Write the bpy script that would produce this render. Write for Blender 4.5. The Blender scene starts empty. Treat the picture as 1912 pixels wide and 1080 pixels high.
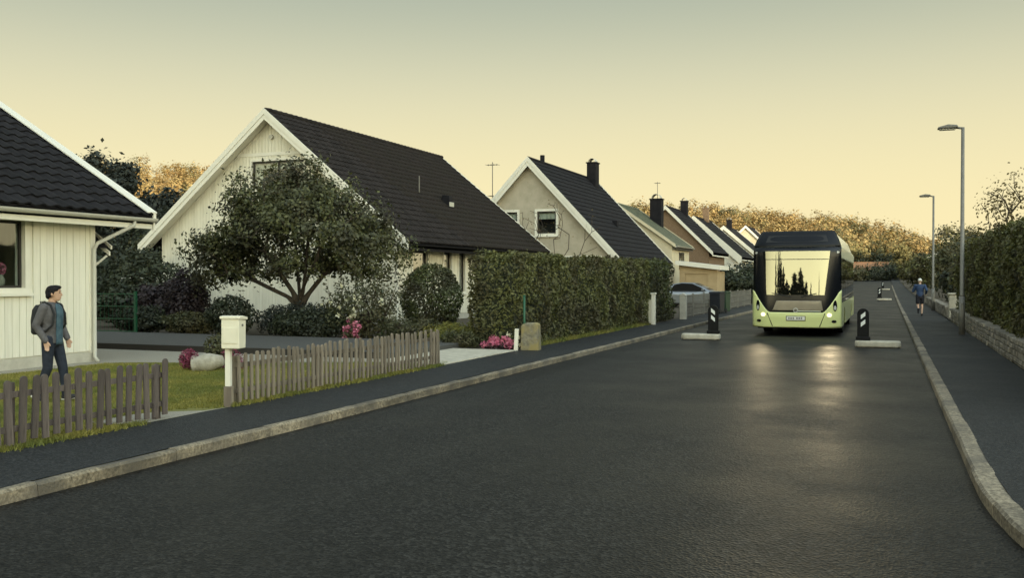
import bpy, bmesh, math, random
import numpy as np
from mathutils import Vector, Matrix, noise

random.seed(11)
rng = np.random.default_rng(11)
R = math.radians
scene = bpy.context.scene
C = scene.collection

# ------------------------------------------------------------------ camera
cam_data = bpy.data.cameras.new('camera')
cam = bpy.data.objects.new('camera', cam_data)
C.objects.link(cam)
cam.location = (0, 0, 1.8)
cam.rotation_euler = (R(90 - 0.655), 0, R(21.773))
cam_data.sensor_width = 36
cam_data.lens = 36 * 1750 / 1912
cam_data.clip_start = 0.05
cam_data.clip_end = 6000
scene.camera = cam

# ------------------------------------------------------------------ sky, sun, exposure
SUN_EL = 4.2
SUN_DIR = Vector((math.cos(R(SUN_EL)) * 0.74, -math.cos(R(SUN_EL)) * 0.673, math.sin(R(SUN_EL)))).normalized()
world = bpy.data.worlds.new('World')
scene.world = world
world.use_nodes = True
wn, wl = world.node_tree.nodes, world.node_tree.links
for n in list(wn):
    wn.remove(n)
w_out = wn.new('ShaderNodeOutputWorld')
w_bg = wn.new('ShaderNodeBackground')
w_sky = wn.new('ShaderNodeTexSky')
w_sky.sky_type = 'NISHITA'
w_sky.sun_disc = False
w_sky.sun_elevation = R(SUN_EL)
w_sky.sun_rotation = math.atan2(SUN_DIR.x, SUN_DIR.y)
w_sky.dust_density = 3.0
w_sky.ozone_density = 1.5
w_tc = wn.new('ShaderNodeTexCoord')
w_sep = wn.new('ShaderNodeSeparateXYZ')
w_ramp = wn.new('ShaderNodeValToRGB')
w_ramp.color_ramp.interpolation = 'B_SPLINE'
# the warm evening air by height above the horizon (the photograph's sky), units of the Nishita sky
SKY = [(0.00, (8.1, 6.95, 3.95)), (0.05, (7.9, 6.8, 3.85)), (0.124, (7.25, 6.4, 3.75)), (0.207, (5.55, 5.35, 3.65)),
       (0.290, (3.25, 3.6, 2.8)), (0.42, (2.8, 3.25, 2.85)), (1.00, (2.9, 3.5, 3.9))]
els = w_ramp.color_ramp.elements
els[0].position = 0
els[1].position = 1
while len(els) < len(SKY):
    els.new(0.5)
for e, (p, c) in zip(els, SKY):
    e.position = p
    e.color = (c[0] / 10, c[1] / 10, c[2] / 10, 1)
w_scale = wn.new('ShaderNodeVectorMath'); w_scale.operation = 'SCALE'; w_scale.inputs['Scale'].default_value = 10
# brightening of the sky round the low sun (behind the camera, to the right)
w_dot = wn.new('ShaderNodeVectorMath'); w_dot.operation = 'DOT_PRODUCT'; w_dot.inputs[1].default_value = SUN_DIR
w_map = wn.new('ShaderNodeMapRange'); w_map.interpolation_type = 'SMOOTHSTEP'
w_map.inputs['From Min'].default_value = -0.35; w_map.inputs['From Max'].default_value = 1.0
w_map.inputs['To Min'].default_value = 1.0; w_map.inputs['To Max'].default_value = 5.2
w_glow = wn.new('ShaderNodeVectorMath'); w_glow.operation = 'SCALE'
w_mix = wn.new('ShaderNodeMix'); w_mix.data_type = 'RGBA'; w_mix.inputs['Factor'].default_value = 0.12
wl.new(w_tc.outputs['Generated'], w_sep.inputs[0])
wl.new(w_sep.outputs['Z'], w_ramp.inputs['Fac'])
wl.new(w_ramp.outputs['Color'], w_scale.inputs[0])
wl.new(w_tc.outputs['Generated'], w_dot.inputs[0])
wl.new(w_dot.outputs['Value'], w_map.inputs['Value'])
wl.new(w_scale.outputs[0], w_glow.inputs[0])
wl.new(w_map.outputs['Result'], w_glow.inputs['Scale'])
wl.new(w_glow.outputs[0], w_mix.inputs['A'])
wl.new(w_sky.outputs['Color'], w_mix.inputs['B'])
wl.new(w_mix.outputs['Result'], w_bg.inputs['Color'])
w_bg.inputs['Strength'].default_value = 0.1
wl.new(w_bg.outputs[0], w_out.inputs['Surface'])

sun_data = bpy.data.lights.new('sun', 'SUN')
sun_data.energy = 5.0
sun_data.angle = R(0.53)
sun_data.color = (1.0, 0.84, 0.60)
sun = bpy.data.objects.new('sun', sun_data)
C.objects.link(sun)
sun.rotation_euler = SUN_DIR.to_track_quat('Z', 'Y').to_euler()

vs = scene.view_settings
vs.view_transform = 'Standard'
vs.look = 'None'
vs.exposure = 0.48
vs.gamma = 1.0
vs.use_curve_mapping = False
scene.render.engine = 'CYCLES'
scene.cycles.use_denoising = True
scene.cycles.max_bounces = 6
scene.cycles.diffuse_bounces = 3
scene.cycles.transparent_max_bounces = 8
scene.cycles.caustics_reflective = False
scene.cycles.caustics_refractive = False

# ------------------------------------------------------------------ helpers: materials
MATS = {}

def mat(name, c1, c2=None, scale=4.0, rough=0.8, bump=0.0, bscale=60.0, metal=0.0, spec=0.5, stretch=(1, 1, 1),
        island=False, lo=0.35, hi=0.65, emit=None, trans=0.0, c3=None, s3=0.6, coat=0.0, bdist=0.01, r2=None, orand=0.0):
    m = bpy.data.materials.new(name)
    m.use_nodes = True
    nt = m.node_tree
    nd, lk = nt.nodes, nt.links
    b = nd['Principled BSDF']
    b.inputs['Roughness'].default_value = rough
    b.inputs['Metallic'].default_value = metal
    b.inputs['Specular IOR Level'].default_value = spec
    b.inputs['Coat Weight'].default_value = coat
    b.inputs['Base Color'].default_value = (*c1, 1)
    tc = nd.new('ShaderNodeTexCoord')
    mp = nd.new('ShaderNodeMapping')
    mp.inputs['Scale'].default_value = stretch
    lk.new(tc.outputs['Object'], mp.inputs[0])
    col = None
    if c2 is not None:
        mx = nd.new('ShaderNodeMix'); mx.data_type = 'RGBA'
        mx.inputs['A'].default_value = (*c1, 1)
        mx.inputs['B'].default_value = (*c2, 1)
        if island:
            g = nd.new('ShaderNodeNewGeometry')
            lk.new(g.outputs['Random Per Island'], mx.inputs['Factor'])
        else:
            nz = nd.new('ShaderNodeTexNoise')
            nz.inputs['Scale'].default_value = scale
            nz.inputs['Detail'].default_value = 6
            nz.inputs['Roughness'].default_value = 0.62
            lk.new(mp.outputs[0], nz.inputs['Vector'])
            mr = nd.new('ShaderNodeMapRange')
            mr.inputs['From Min'].default_value = lo
            mr.inputs['From Max'].default_value = hi
            lk.new(nz.outputs['Fac'], mr.inputs['Value'])
            lk.new(mr.outputs['Result'], mx.inputs['Factor'])
            if r2 is not None:
                rr = nd.new('ShaderNodeMapRange')
                rr.inputs['To Min'].default_value = rough
                rr.inputs['To Max'].default_value = r2
                lk.new(mr.outputs['Result'], rr.inputs['Value'])
                lk.new(rr.outputs['Result'], b.inputs['Roughness'])
        col = mx.outputs['Result']
        if c3 is not None:
            nz3 = nd.new('ShaderNodeTexNoise')
            nz3.inputs['Scale'].default_value = s3
            nz3.inputs['Detail'].default_value = 5
            if island:
                lk.new(tc.outputs['Object'], nz3.inputs['Vector'])
            else:
                lk.new(mp.outputs[0], nz3.inputs['Vector'])
            mr3 = nd.new('ShaderNodeMapRange')
            mr3.inputs['From Min'].default_value = 0.42
            mr3.inputs['From Max'].default_value = 0.62
            lk.new(nz3.outputs['Fac'], mr3.inputs['Value'])
            m3 = nd.new('ShaderNodeMix'); m3.data_type = 'RGBA'
            lk.new(mr3.outputs['Result'], m3.inputs['Factor'])
            lk.new(col, m3.inputs['A'])
            m3.inputs['B'].default_value = (*c3, 1)
            col = m3.outputs['Result']
        if orand > 0:      # pieces of one kind differ a little in tone
            oi = nd.new('ShaderNodeObjectInfo')
            ma = nd.new('ShaderNodeMath'); ma.operation = 'MULTIPLY_ADD'; ma.inputs[1].default_value = orand; ma.inputs[2].default_value = 1 - orand / 2
            lk.new(oi.outputs['Random'], ma.inputs[0])
            so = nd.new('ShaderNodeVectorMath'); so.operation = 'SCALE'
            lk.new(col, so.inputs[0]); lk.new(ma.outputs[0], so.inputs['Scale'])
            col = so.outputs[0]
        lk.new(col, b.inputs['Base Color'])
    if bump > 0:
        nb = nd.new('ShaderNodeTexNoise')
        nb.inputs['Scale'].default_value = bscale
        nb.inputs['Detail'].default_value = 4
        lk.new(mp.outputs[0], nb.inputs['Vector'])
        bp = nd.new('ShaderNodeBump')
        bp.inputs['Strength'].default_value = bump
        bp.inputs['Distance'].default_value = bdist
        lk.new(nb.outputs['Fac'], bp.inputs['Height'])
        lk.new(bp.outputs[0], b.inputs['Normal'])
    if emit:
        b.inputs['Emission Color'].default_value = (*emit[0], 1)
        b.inputs['Emission Strength'].default_value = emit[1]
    if trans > 0:
        t = nd.new('ShaderNodeBsdfTranslucent')
        if col is not None:
            lk.new(col, t.inputs['Color'])
        else:
            t.inputs['Color'].default_value = (*c1, 1)
        ms = nd.new('ShaderNodeMixShader')
        ms.inputs[0].default_value = trans
        lk.new(b.outputs[0], ms.inputs[1])
        lk.new(t.outputs[0], ms.inputs[2])
        lk.new(ms.outputs[0], nd['Material Output'].inputs['Surface'])
    MATS[name] = m
    return m

def glass_mat(name, tint, gloss, rough=0.02, glosscol=(1, 1, 1), gmax=0.95):
    m = bpy.data.materials.new(name)
    m.use_nodes = True
    nd, lk = m.node_tree.nodes, m.node_tree.links
    nd.remove(nd['Principled BSDF'])
    tr = nd.new('ShaderNodeBsdfTransparent'); tr.inputs[0].default_value = (*tint, 1)
    gl = nd.new('ShaderNodeBsdfGlossy'); gl.inputs['Roughness'].default_value = rough
    gl.inputs['Color'].default_value = (*glosscol, 1)
    fr = nd.new('ShaderNodeLayerWeight'); fr.inputs['Blend'].default_value = 0.25
    mr = nd.new('ShaderNodeMapRange')
    mr.inputs['To Min'].default_value = gloss; mr.inputs['To Max'].default_value = gmax
    lk.new(fr.outputs['Fresnel'], mr.inputs['Value'])
    ms = nd.new('ShaderNodeMixShader')
    lk.new(mr.outputs['Result'], ms.inputs[0])
    lk.new(tr.outputs[0], ms.inputs[1]); lk.new(gl.outputs[0], ms.inputs[2])
    lk.new(ms.outputs[0], nd['Material Output'].inputs['Surface'])
    MATS[name] = m
    return m

def asphalt(name, dark, light, patch_lo, patch_hi, rough0, rough1, grain=46.0, tracks=0.0, spec=0.45):
    """bound stone chippings: every chip its own grey, bitumen between, broad worn patches"""
    m = bpy.data.materials.new(name); m.use_nodes = True
    nd, lk = m.node_tree.nodes, m.node_tree.links
    b = nd['Principled BSDF']; b.inputs['Specular IOR Level'].default_value = spec
    tc = nd.new('ShaderNodeTexCoord')
    vo = nd.new('ShaderNodeTexVoronoi'); vo.inputs['Scale'].default_value = grain
    lk.new(tc.outputs['Object'], vo.inputs['Vector'])
    sp = nd.new('ShaderNodeSeparateColor'); lk.new(vo.outputs['Color'], sp.inputs[0])
    pw = nd.new('ShaderNodeMath'); pw.operation = 'POWER'; pw.inputs[1].default_value = 2.2; lk.new(sp.outputs[0], pw.inputs[0])
    mx = nd.new('ShaderNodeMix'); mx.data_type = 'RGBA'; mx.inputs['A'].default_value = (*dark, 1); mx.inputs['B'].default_value = (*light, 1)
    lk.new(pw.outputs[0], mx.inputs['Factor'])
    nz = nd.new('ShaderNodeTexNoise'); nz.inputs['Scale'].default_value = 0.55; nz.inputs['Detail'].default_value = 7; nz.inputs['Roughness'].default_value = 0.6
    lk.new(tc.outputs['Object'], nz.inputs['Vector'])
    n2 = nd.new('ShaderNodeTexNoise'); n2.inputs['Scale'].default_value = 9; n2.inputs['Detail'].default_value = 5
    lk.new(tc.outputs['Object'], n2.inputs['Vector'])
    ad = nd.new('ShaderNodeMath'); ad.operation = 'MULTIPLY_ADD'; ad.inputs[1].default_value = 0.45; lk.new(n2.outputs['Fac'], ad.inputs[0]); lk.new(nz.outputs['Fac'], ad.inputs[2])
    mr = nd.new('ShaderNodeMapRange'); mr.inputs['From Min'].default_value = 0.5; mr.inputs['From Max'].default_value = 0.95
    mr.inputs['To Min'].default_value = patch_lo; mr.inputs['To Max'].default_value = patch_hi
    if tracks:
        mp = nd.new('ShaderNodeMapping'); mp.inputs['Scale'].default_value = (1.1, 0.035, 1); lk.new(tc.outputs['Object'], mp.inputs[0])
        n3 = nd.new('ShaderNodeTexNoise'); n3.inputs['Scale'].default_value = 1.0; n3.inputs['Detail'].default_value = 4; lk.new(mp.outputs[0], n3.inputs['Vector'])
        a3 = nd.new('ShaderNodeMath'); a3.operation = 'MULTIPLY_ADD'; a3.inputs[1].default_value = 0.7; a3.inputs[2].default_value = -0.35; lk.new(n3.outputs['Fac'], a3.inputs[0])
        a4 = nd.new('ShaderNodeMath'); a4.operation = 'ADD'; lk.new(a3.outputs[0], a4.inputs[0]); lk.new(ad.outputs[0], a4.inputs[1])
        ad = a4
    lk.new(ad.outputs[0], mr.inputs['Value'])
    sc = nd.new('ShaderNodeVectorMath'); sc.operation = 'SCALE'
    lk.new(mx.outputs['Result'], sc.inputs[0]); lk.new(mr.outputs['Result'], sc.inputs['Scale'])
    lk.new(sc.outputs[0], b.inputs['Base Color'])
    rr = nd.new('ShaderNodeMapRange'); rr.inputs['From Min'].default_value = 0.35; rr.inputs['From Max'].default_value = 0.65
    rr.inputs['To Min'].default_value = rough0; rr.inputs['To Max'].default_value = rough1
    lk.new(nz.outputs['Fac'], rr.inputs['Value']); lk.new(rr.outputs['Result'], b.inputs['Roughness'])
    bp = nd.new('ShaderNodeBump'); bp.inputs['Strength'].default_value = 0.7; bp.inputs['Distance'].default_value = 0.008
    lk.new(vo.outputs['Distance'], bp.inputs['Height'])
    b2 = nd.new('ShaderNodeBump'); b2.inputs['Strength'].default_value = 0.4; b2.inputs['Distance'].default_value = 0.010
    lk.new(n2.outputs['Fac'], b2.inputs['Height']); lk.new(bp.outputs[0], b2.inputs['Normal'])
    lk.new(b2.outputs[0], b.inputs['Normal'])
    MATS[name] = m
asphalt('asphalt', (0.002, 0.0021, 0.0023), (0.046, 0.0445, 0.041), 0.26, 1.0, 0.46, 0.60, grain=44, spec=0.24, tracks=1)
asphalt('pavement', (0.011, 0.0125, 0.0145), (0.048, 0.050, 0.052), 0.7, 1.15, 0.6, 0.75, grain=60, spec=0.3)
mat('drive', (0.052, 0.052, 0.05), (0.085, 0.083, 0.078), scale=50, rough=0.8, bump=0.4, bscale=120)
mat('granite', (0.11, 0.092, 0.066), (0.36, 0.305, 0.225), scale=30, rough=0.85, bump=0.9, bscale=35, c3=(0.12, 0.105, 0.085), s3=2.0, orand=0.35)
mat('concrete', (0.40, 0.37, 0.30), (0.56, 0.52, 0.43), scale=6, rough=0.85, bump=0.3, bscale=60)
mat('gravel', (0.20, 0.185, 0.155), (0.40, 0.37, 0.31), scale=60, rough=0.9, bump=0.9, bscale=80)
mat('earth', (0.035, 0.028, 0.02), (0.07, 0.055, 0.035), scale=9, rough=0.95, bump=0.6, bscale=25)
mat('turf', (0.12, 0.125, 0.03), (0.22, 0.20, 0.055), scale=3.5, rough=0.95, bump=0.7, bscale=60)
mat('grass', (0.15, 0.155, 0.03), (0.38, 0.335, 0.085), island=True, rough=0.7, trans=0.25, c3=(0.14, 0.165, 0.035), s3=0.9)
mat('white_wood', (0.74, 0.72, 0.63), (0.82, 0.80, 0.71), scale=3, rough=0.6, stretch=(6, 6, 0.5), bump=0.15, bscale=30, orand=0.08)
mat('cream_wood', (0.70, 0.67, 0.56), (0.79, 0.76, 0.65), scale=3, rough=0.6, stretch=(6, 6, 0.5), bump=0.15, bscale=30, orand=0.09)
mat('white_paint', (0.80, 0.78, 0.70), (0.74, 0.72, 0.64), scale=2.5, rough=0.5)
mat('render_beige', (0.40, 0.36, 0.28), (0.50, 0.45, 0.36), scale=2.0, rough=0.9, bump=0.5, bscale=25)
mat('render_cream', (0.60, 0.53, 0.38), (0.68, 0.61, 0.45), scale=2.0, rough=0.9, bump=0.3, bscale=25)
mat('render_tan', (0.38, 0.285, 0.165), (0.45, 0.34, 0.20), scale=2.0, rough=0.9)
mat('plinth', (0.42, 0.40, 0.35), (0.52, 0.50, 0.44), scale=5, rough=0.9, bump=0.3, bscale=40)
mat('roof_dark', (0.008, 0.008, 0.011), (0.017, 0.016, 0.020), scale=3, rough=0.85, spec=0.2, bump=0.3, bscale=30)
mat('tile', (0.008, 0.0075, 0.010), (0.017, 0.0155, 0.018), scale=5, rough=0.8, spec=0.22, bump=0.35, bscale=40, c3=(0.014, 0.013, 0.0125), s3=1.2, orand=0.6)
mat('tile_brown', (0.015, 0.012, 0.012), (0.027, 0.022, 0.021), scale=5, rough=0.85, spec=0.2, bump=0.35, bscale=40, c3=(0.021, 0.018, 0.016), s3=0.8, orand=0.5)
mat('roof_green', (0.10, 0.115, 0.085), (0.16, 0.17, 0.12), scale=4, rough=0.6)
mat('roof_red', (0.24, 0.12, 0.06), (0.33, 0.17, 0.09), scale=3, rough=0.8)
mat('brick_brown', (0.15, 0.10, 0.065), (0.24, 0.165, 0.105), scale=14, rough=0.9, bump=0.4, bscale=30)
mat('gutter', (0.50, 0.49, 0.44), rough=0.45, spec=0.5)
mat('dark_frame', (0.025, 0.022, 0.02), rough=0.5)
mat('curtain', (0.62, 0.58, 0.50), (0.75, 0.71, 0.62), scale=8, stretch=(8, 8, 0.4), rough=0.9)
mat('room', (0.03, 0.03, 0.032), rough=0.9)
glass_mat('glass', (0.85, 0.9, 0.9), 0.04, gmax=0.4)
mat('fence_wood', (0.07, 0.056, 0.054), (0.155, 0.128, 0.115), scale=5, rough=0.9, stretch=(5, 5, 0.5), bump=0.6, bscale=40, c3=(0.085, 0.07, 0.07), s3=1.3, orand=0.5)
mat('fence_wood_pale', (0.19, 0.16, 0.125), (0.32, 0.275, 0.215), scale=5, rough=0.9, stretch=(5, 5, 0.5), bump=0.6, bscale=40, c3=(0.14, 0.115, 0.095), s3=1.3, orand=0.5)
mat('bark', (0.045, 0.036, 0.028), (0.10, 0.08, 0.06), scale=12, rough=0.95, stretch=(1, 1, 0.3), bump=0.8, bscale=30)
mat('twig', (0.05, 0.038, 0.03), (0.085, 0.065, 0.05), scale=6, rough=0.95)
LT = 0.22
mat('leaf_apple', (0.034, 0.044, 0.015), (0.145, 0.150, 0.055), island=True, rough=0.5, trans=LT, c3=(0.044, 0.042, 0.022), s3=0.7)
mat('leaf_hedge', (0.064, 0.076, 0.020), (0.180, 0.180, 0.060), island=True, rough=0.6, trans=LT, c3=(0.075, 0.066, 0.030), s3=1.1)
mat('leaf_topiary', (0.036, 0.052, 0.015), (0.125, 0.14, 0.048), island=True, rough=0.6, trans=LT, c3=(0.055, 0.050, 0.025), s3=1.5)
mat('leaf_dark', (0.018, 0.027, 0.014), (0.060, 0.072, 0.036), island=True, rough=0.6, trans=LT, c3=(0.028, 0.034, 0.022), s3=0.7)
mat('leaf_purple', (0.026, 0.018, 0.024), (0.058, 0.040, 0.042), island=True, rough=0.6, trans=LT)
mat('leaf_mid', (0.045, 0.054, 0.022), (0.105, 0.108, 0.048), island=True, rough=0.6, trans=LT, c3=(0.085, 0.075, 0.035), s3=0.9)
mat('leaf_spruce', (0.012, 0.018, 0.016), (0.034, 0.042, 0.034), island=True, rough=0.7, trans=0.1)
mat('leaf_autumn', (0.31, 0.225, 0.09), (0.44, 0.325, 0.135), island=True, rough=0.8, trans=0.12, c3=(0.30, 0.19, 0.07), s3=0.16)
mat('leaf_autumn_dark', (0.15, 0.135, 0.05), (0.27, 0.22, 0.085), island=True, rough=0.8, trans=0.15, c3=(0.07, 0.07, 0.03), s3=0.10)
mat('leaf_sparse', (0.10, 0.08, 0.03), (0.19, 0.14, 0.055), island=True, rough=0.7, trans=LT)
mat('heather', (0.13, 0.022, 0.05), (0.26, 0.05, 0.10), island=True, rough=0.8)
mat('petal_pink', (0.50, 0.10, 0.20), (0.72, 0.28, 0.38), island=True, rough=0.7, trans=0.2)
mat('petal_pale', (0.70, 0.66, 0.42), (0.80, 0.78, 0.62), island=True, rough=0.7, trans=0.2)
mat('stone', (0.20, 0.18, 0.15), (0.36, 0.325, 0.27), scale=9, rough=0.9, bump=0.8, bscale=25, c3=(0.15, 0.135, 0.11), s3=3, orand=0.5)
mat('mortar', (0.13, 0.12, 0.10), (0.19, 0.175, 0.15), scale=20, rough=0.95, bump=0.5, bscale=60)
mat('old_stone', (0.14, 0.13, 0.10), (0.27, 0.245, 0.18), scale=14, rough=0.95, bump=0.8, bscale=30, c3=(0.28, 0.23, 0.10), s3=4)
mat('steel', (0.17, 0.165, 0.15), (0.23, 0.22, 0.20), scale=3, rough=0.55, metal=0.3)
mat('lamp_head', (0.16, 0.155, 0.145), rough=0.5, metal=0.4)
mat('lamp_lens', (0.55, 0.53, 0.46), rough=0.3)
mat('green_paint', (0.012, 0.085, 0.042), rough=0.45)
mat('mailbox_paint', (0.82, 0.79, 0.66), (0.77, 0.74, 0.61), scale=6, rough=0.4)
mat('urn_clay', (0.27, 0.25, 0.20), (0.42, 0.39, 0.33), scale=7, rough=0.8, bump=0.4, bscale=30)
mat('bus_green', (0.74, 0.79, 0.35), (0.77, 0.81, 0.38), scale=0.6, rough=0.28, coat=0.5)
mat('bus_pale', (0.72, 0.74, 0.58), rough=0.3, coat=0.4)
mat('bus_black', (0.006, 0.007, 0.010), rough=0.2, coat=0.0, spec=0.4)
mat('bus_dome', (0.005, 0.006, 0.009), rough=0.35, spec=0.25)
mat('bus_dull', (0.012, 0.012, 0.013), rough=0.6)
mat('rubber', (0.014, 0.014, 0.014), rough=0.85)
mat('rim', (0.40, 0.40, 0.40), rough=0.35, metal=0.8)
glass_mat('windscreen', (0.30, 0.33, 0.32), 0.21, 0.015, (0.95, 1.0, 0.86))
glass_mat('bus_window', (0.25, 0.28, 0.28), 0.16)
mat('headlight', (0.9, 0.85, 0.7), rough=0.2, emit=((1.0, 0.88, 0.62), 0.9))
mat('lamp_clear', (0.55, 0.55, 0.52), rough=0.15)
mat('bollard', (0.004, 0.0045, 0.005), (0.008, 0.008, 0.009), scale=10, rough=0.6, spec=0.2)
mat('reflector', (0.78, 0.80, 0.78), rough=0.35)
mat('car_silver', (0.26, 0.28, 0.31), rough=0.28, metal=0.6, coat=0.5)
mat('bin_dark', (0.012, 0.014, 0.022), rough=0.5)
mat('bin_green', (0.014, 0.045, 0.022), rough=0.5)
mat('skin', (0.50, 0.31, 0.22), (0.56, 0.36, 0.26), scale=12, rough=0.55)
mat('hair', (0.008, 0.007, 0.009), (0.018, 0.016, 0.018), scale=60, rough=0.75, stretch=(1, 1, 0.3), bump=0.6, bscale=90, spec=0.15)
mat('jacket', (0.075, 0.072, 0.08), (0.12, 0.116, 0.125), scale=9, rough=0.9, bump=0.5, bscale=22, bdist=0.02)
mat('shirt', (0.035, 0.075, 0.115), (0.08, 0.14, 0.18), scale=14, rough=0.9)
mat('jeans', (0.009, 0.013, 0.026), (0.019, 0.027, 0.046), scale=10, rough=0.9, bump=0.4, bscale=18, bdist=0.02)
mat('backpack', (0.014, 0.015, 0.018), rough=0.8, bump=0.3, bscale=30)
mat('shoe', (0.02, 0.02, 0.025), rough=0.7)
mat('sole', (0.65, 0.63, 0.58), rough=0.7)
mat('run_jacket', (0.014, 0.035, 0.095), (0.025, 0.055, 0.13), scale=9, rough=0.7)
mat('run_shorts', (0.012, 0.012, 0.02), rough=0.8)
mat('cap', (0.72, 0.72, 0.70), rough=0.8)
mat('eye_dark', (0.01, 0.01, 0.01), rough=0.3)
mat('lip', (0.36, 0.16, 0.13), rough=0.5)
mat('plate', (0.75, 0.74, 0.68), rough=0.5)

# ------------------------------------------------------------------ helpers: meshes
def tag(o, label=None, cat=None, group=None, kind=None):
    if label: o['label'] = label
    if cat: o['category'] = cat
    if group: o['group'] = group
    if kind: o['kind'] = kind
    return o

def empty(name, loc=(0, 0, 0), rz=0.0, label=None, cat=None, group=None, kind=None):
    o = bpy.data.objects.new(name, None)
    o.empty_display_size = 0.2
    C.objects.link(o)
    o.location = loc
    o.rotation_euler = (0, 0, rz)
    return tag(o, label, cat, group, kind)

def link(name, me, m=None, parent=None, loc=None, smooth=False):
    if m is not None and len(me.materials) == 0:
        me.materials.append(MATS[m] if isinstance(m, str) else m)
    if smooth:
        me.polygons.foreach_set('use_smooth', [True] * len(me.polygons))
    o = bpy.data.objects.new(name, me)
    C.objects.link(o)
    if parent is not None: o.parent = parent
    if loc is not None: o.location = loc
    return o

class MB:
    def __init__(s):
        s.v, s.f = [], []
    def add(s, vs_, fs_):
        n = len(s.v)
        s.v += [tuple(p) for p in vs_]
        s.f += [tuple(i + n for i in f) for f in fs_]
        return s
    def box(s, x0, x1, y0, y1, z0, z1):
        return s.add([(x0, y0, z0), (x1, y0, z0), (x1, y1, z0), (x0, y1, z0), (x0, y0, z1), (x1, y0, z1), (x1, y1, z1), (x0, y1, z1)],
                     [(3, 2, 1, 0), (4, 5, 6, 7), (0, 1, 5, 4), (1, 2, 6, 5), (2, 3, 7, 6), (3, 0, 4, 7)])
    def prism(s, poly, axis, a0, a1):
        # poly: 2D points; axis 'x': (y,z), 'y': (x,z), 'z': (x,y)
        n = len(poly)
        def P(p, a):
            return (a, p[0], p[1]) if axis == 'x' else ((p[0], a, p[1]) if axis == 'y' else (p[0], p[1], a))
        vs_ = [P(p, a0) for p in poly] + [P(p, a1) for p in poly]
        fs_ = [tuple(range(n)), tuple(range(2 * n - 1, n - 1, -1))]
        fs_ += [(i, i + n, (i + 1) % n + n, (i + 1) % n) for i in range(n)]
        return s.add(vs_, fs_)
    def tube(s, pts, rad, n=8, cap=True):
        pts = [Vector(p) for p in pts]
        if not hasattr(rad, '__len__'): rad = [rad] * len(pts)
        base = len(s.v)
        prev = None
        for i, p in enumerate(pts):
            d = (pts[min(i + 1, len(pts) - 1)] - pts[max(i - 1, 0)])
            d = d.normalized() if d.length > 1e-9 else Vector((0, 0, 1))
            if prev is None:
                a = d.orthogonal().normalized()
            else:
                a = (prev - d * prev.dot(d))
                a = a.normalized() if a.length > 1e-6 else d.orthogonal().normalized()
            prev = a
            b = d.cross(a)
            for k in range(n):
                t = 2 * math.pi * k / n
                s.v.append(tuple(p + (a * math.cos(t) + b * math.sin(t)) * rad[i]))
        for i in range(len(pts) - 1):
            for k in range(n):
                k2 = (k + 1) % n
                s.f.append((base + i * n + k, base + i * n + k2, base + (i + 1) * n + k2, base + (i + 1) * n + k))
        if cap:
            s.f.append(tuple(base + k for k in range(n - 1, -1, -1)))
            s.f.append(tuple(base + (len(pts) - 1) * n + k for k in range(n)))
        return s
    def lathe(s, prof, n=20, M4=None):
        base = len(s.v)
        for r, z in prof:
            for k in range(n):
                t = 2 * math.pi * k / n
                p = Vector((r * math.cos(t), r * math.sin(t), z))
                if M4 is not None: p = M4 @ p
                s.v.append(tuple(p))
        for i in range(len(prof) - 1):
            for k in range(n):
                k2 = (k + 1) % n
                s.f.append((base + i * n + k, base + i * n + k2, base + (i + 1) * n + k2, base + (i + 1) * n + k))
        s.f.append(tuple(base + k for k in range(n - 1, -1, -1)))
        s.f.append(tuple(base + (len(prof) - 1) * n + k for k in range(n)))
        return s
    def grid(s, fn, nu, nv, wrap=False):
        base = len(s.v)
        for j in range(nv + 1):
            for i in range(nu + 1):
                s.v.append(tuple(fn(i / nu, j / nv)))
        for j in range(nv):
            for i in range(nu):
                a = base + j * (nu + 1) + i
                s.f.append((a, a + 1, a + nu + 2, a + nu + 1))
        return s
    def ball(s, c, r, nu=12, nv=8):
        rx, ry, rz_ = r if hasattr(r, '__len__') else (r, r, r)
        prof = [(math.sin(math.pi * j / nv), -math.cos(math.pi * j / nv)) for j in range(nv + 1)]
        base = len(s.v)
        s.v.append((c[0], c[1], c[2] - rz_))
        for r_, z in prof[1:-1]:
            for k in range(nu):
                t = 2 * math.pi * k / nu
                s.v.append((c[0] + rx * r_ * math.cos(t), c[1] + ry * r_ * math.sin(t), c[2] + rz_ * z))
        top = len(s.v)
        s.v.append((c[0], c[1], c[2] + rz_))
        for k in range(nu):
            k2 = (k + 1) % nu
            s.f.append((base, base + 1 + k2, base + 1 + k))
            for j in range(nv - 2):
                a, b = base + 1 + j * nu, base + 1 + (j + 1) * nu
                s.f.append((a + k, a + k2, b + k2, b + k))
            a = base + 1 + (nv - 2) * nu
            s.f.append((a + k, a + k2, top))
        return s
    def mesh(s, name):
        me = bpy.data.meshes.new(name)
        me.from_pydata(s.v, [], s.f)
        return me
    def build(s, name, m, parent=None, loc=None, smooth=False, bevel=0.0, solid=0.0, segs=2):
        o = link(name, s.mesh(name), m, parent, loc, smooth)
        if solid:
            md = o.modifiers.new('s', 'SOLIDIFY'); md.thickness = solid; md.offset = 0
        if bevel:
            md = o.modifiers.new('b', 'BEVEL'); md.width = bevel; md.segments = segs; md.limit_method = 'ANGLE'; md.angle_limit = R(35)
        return o

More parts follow.
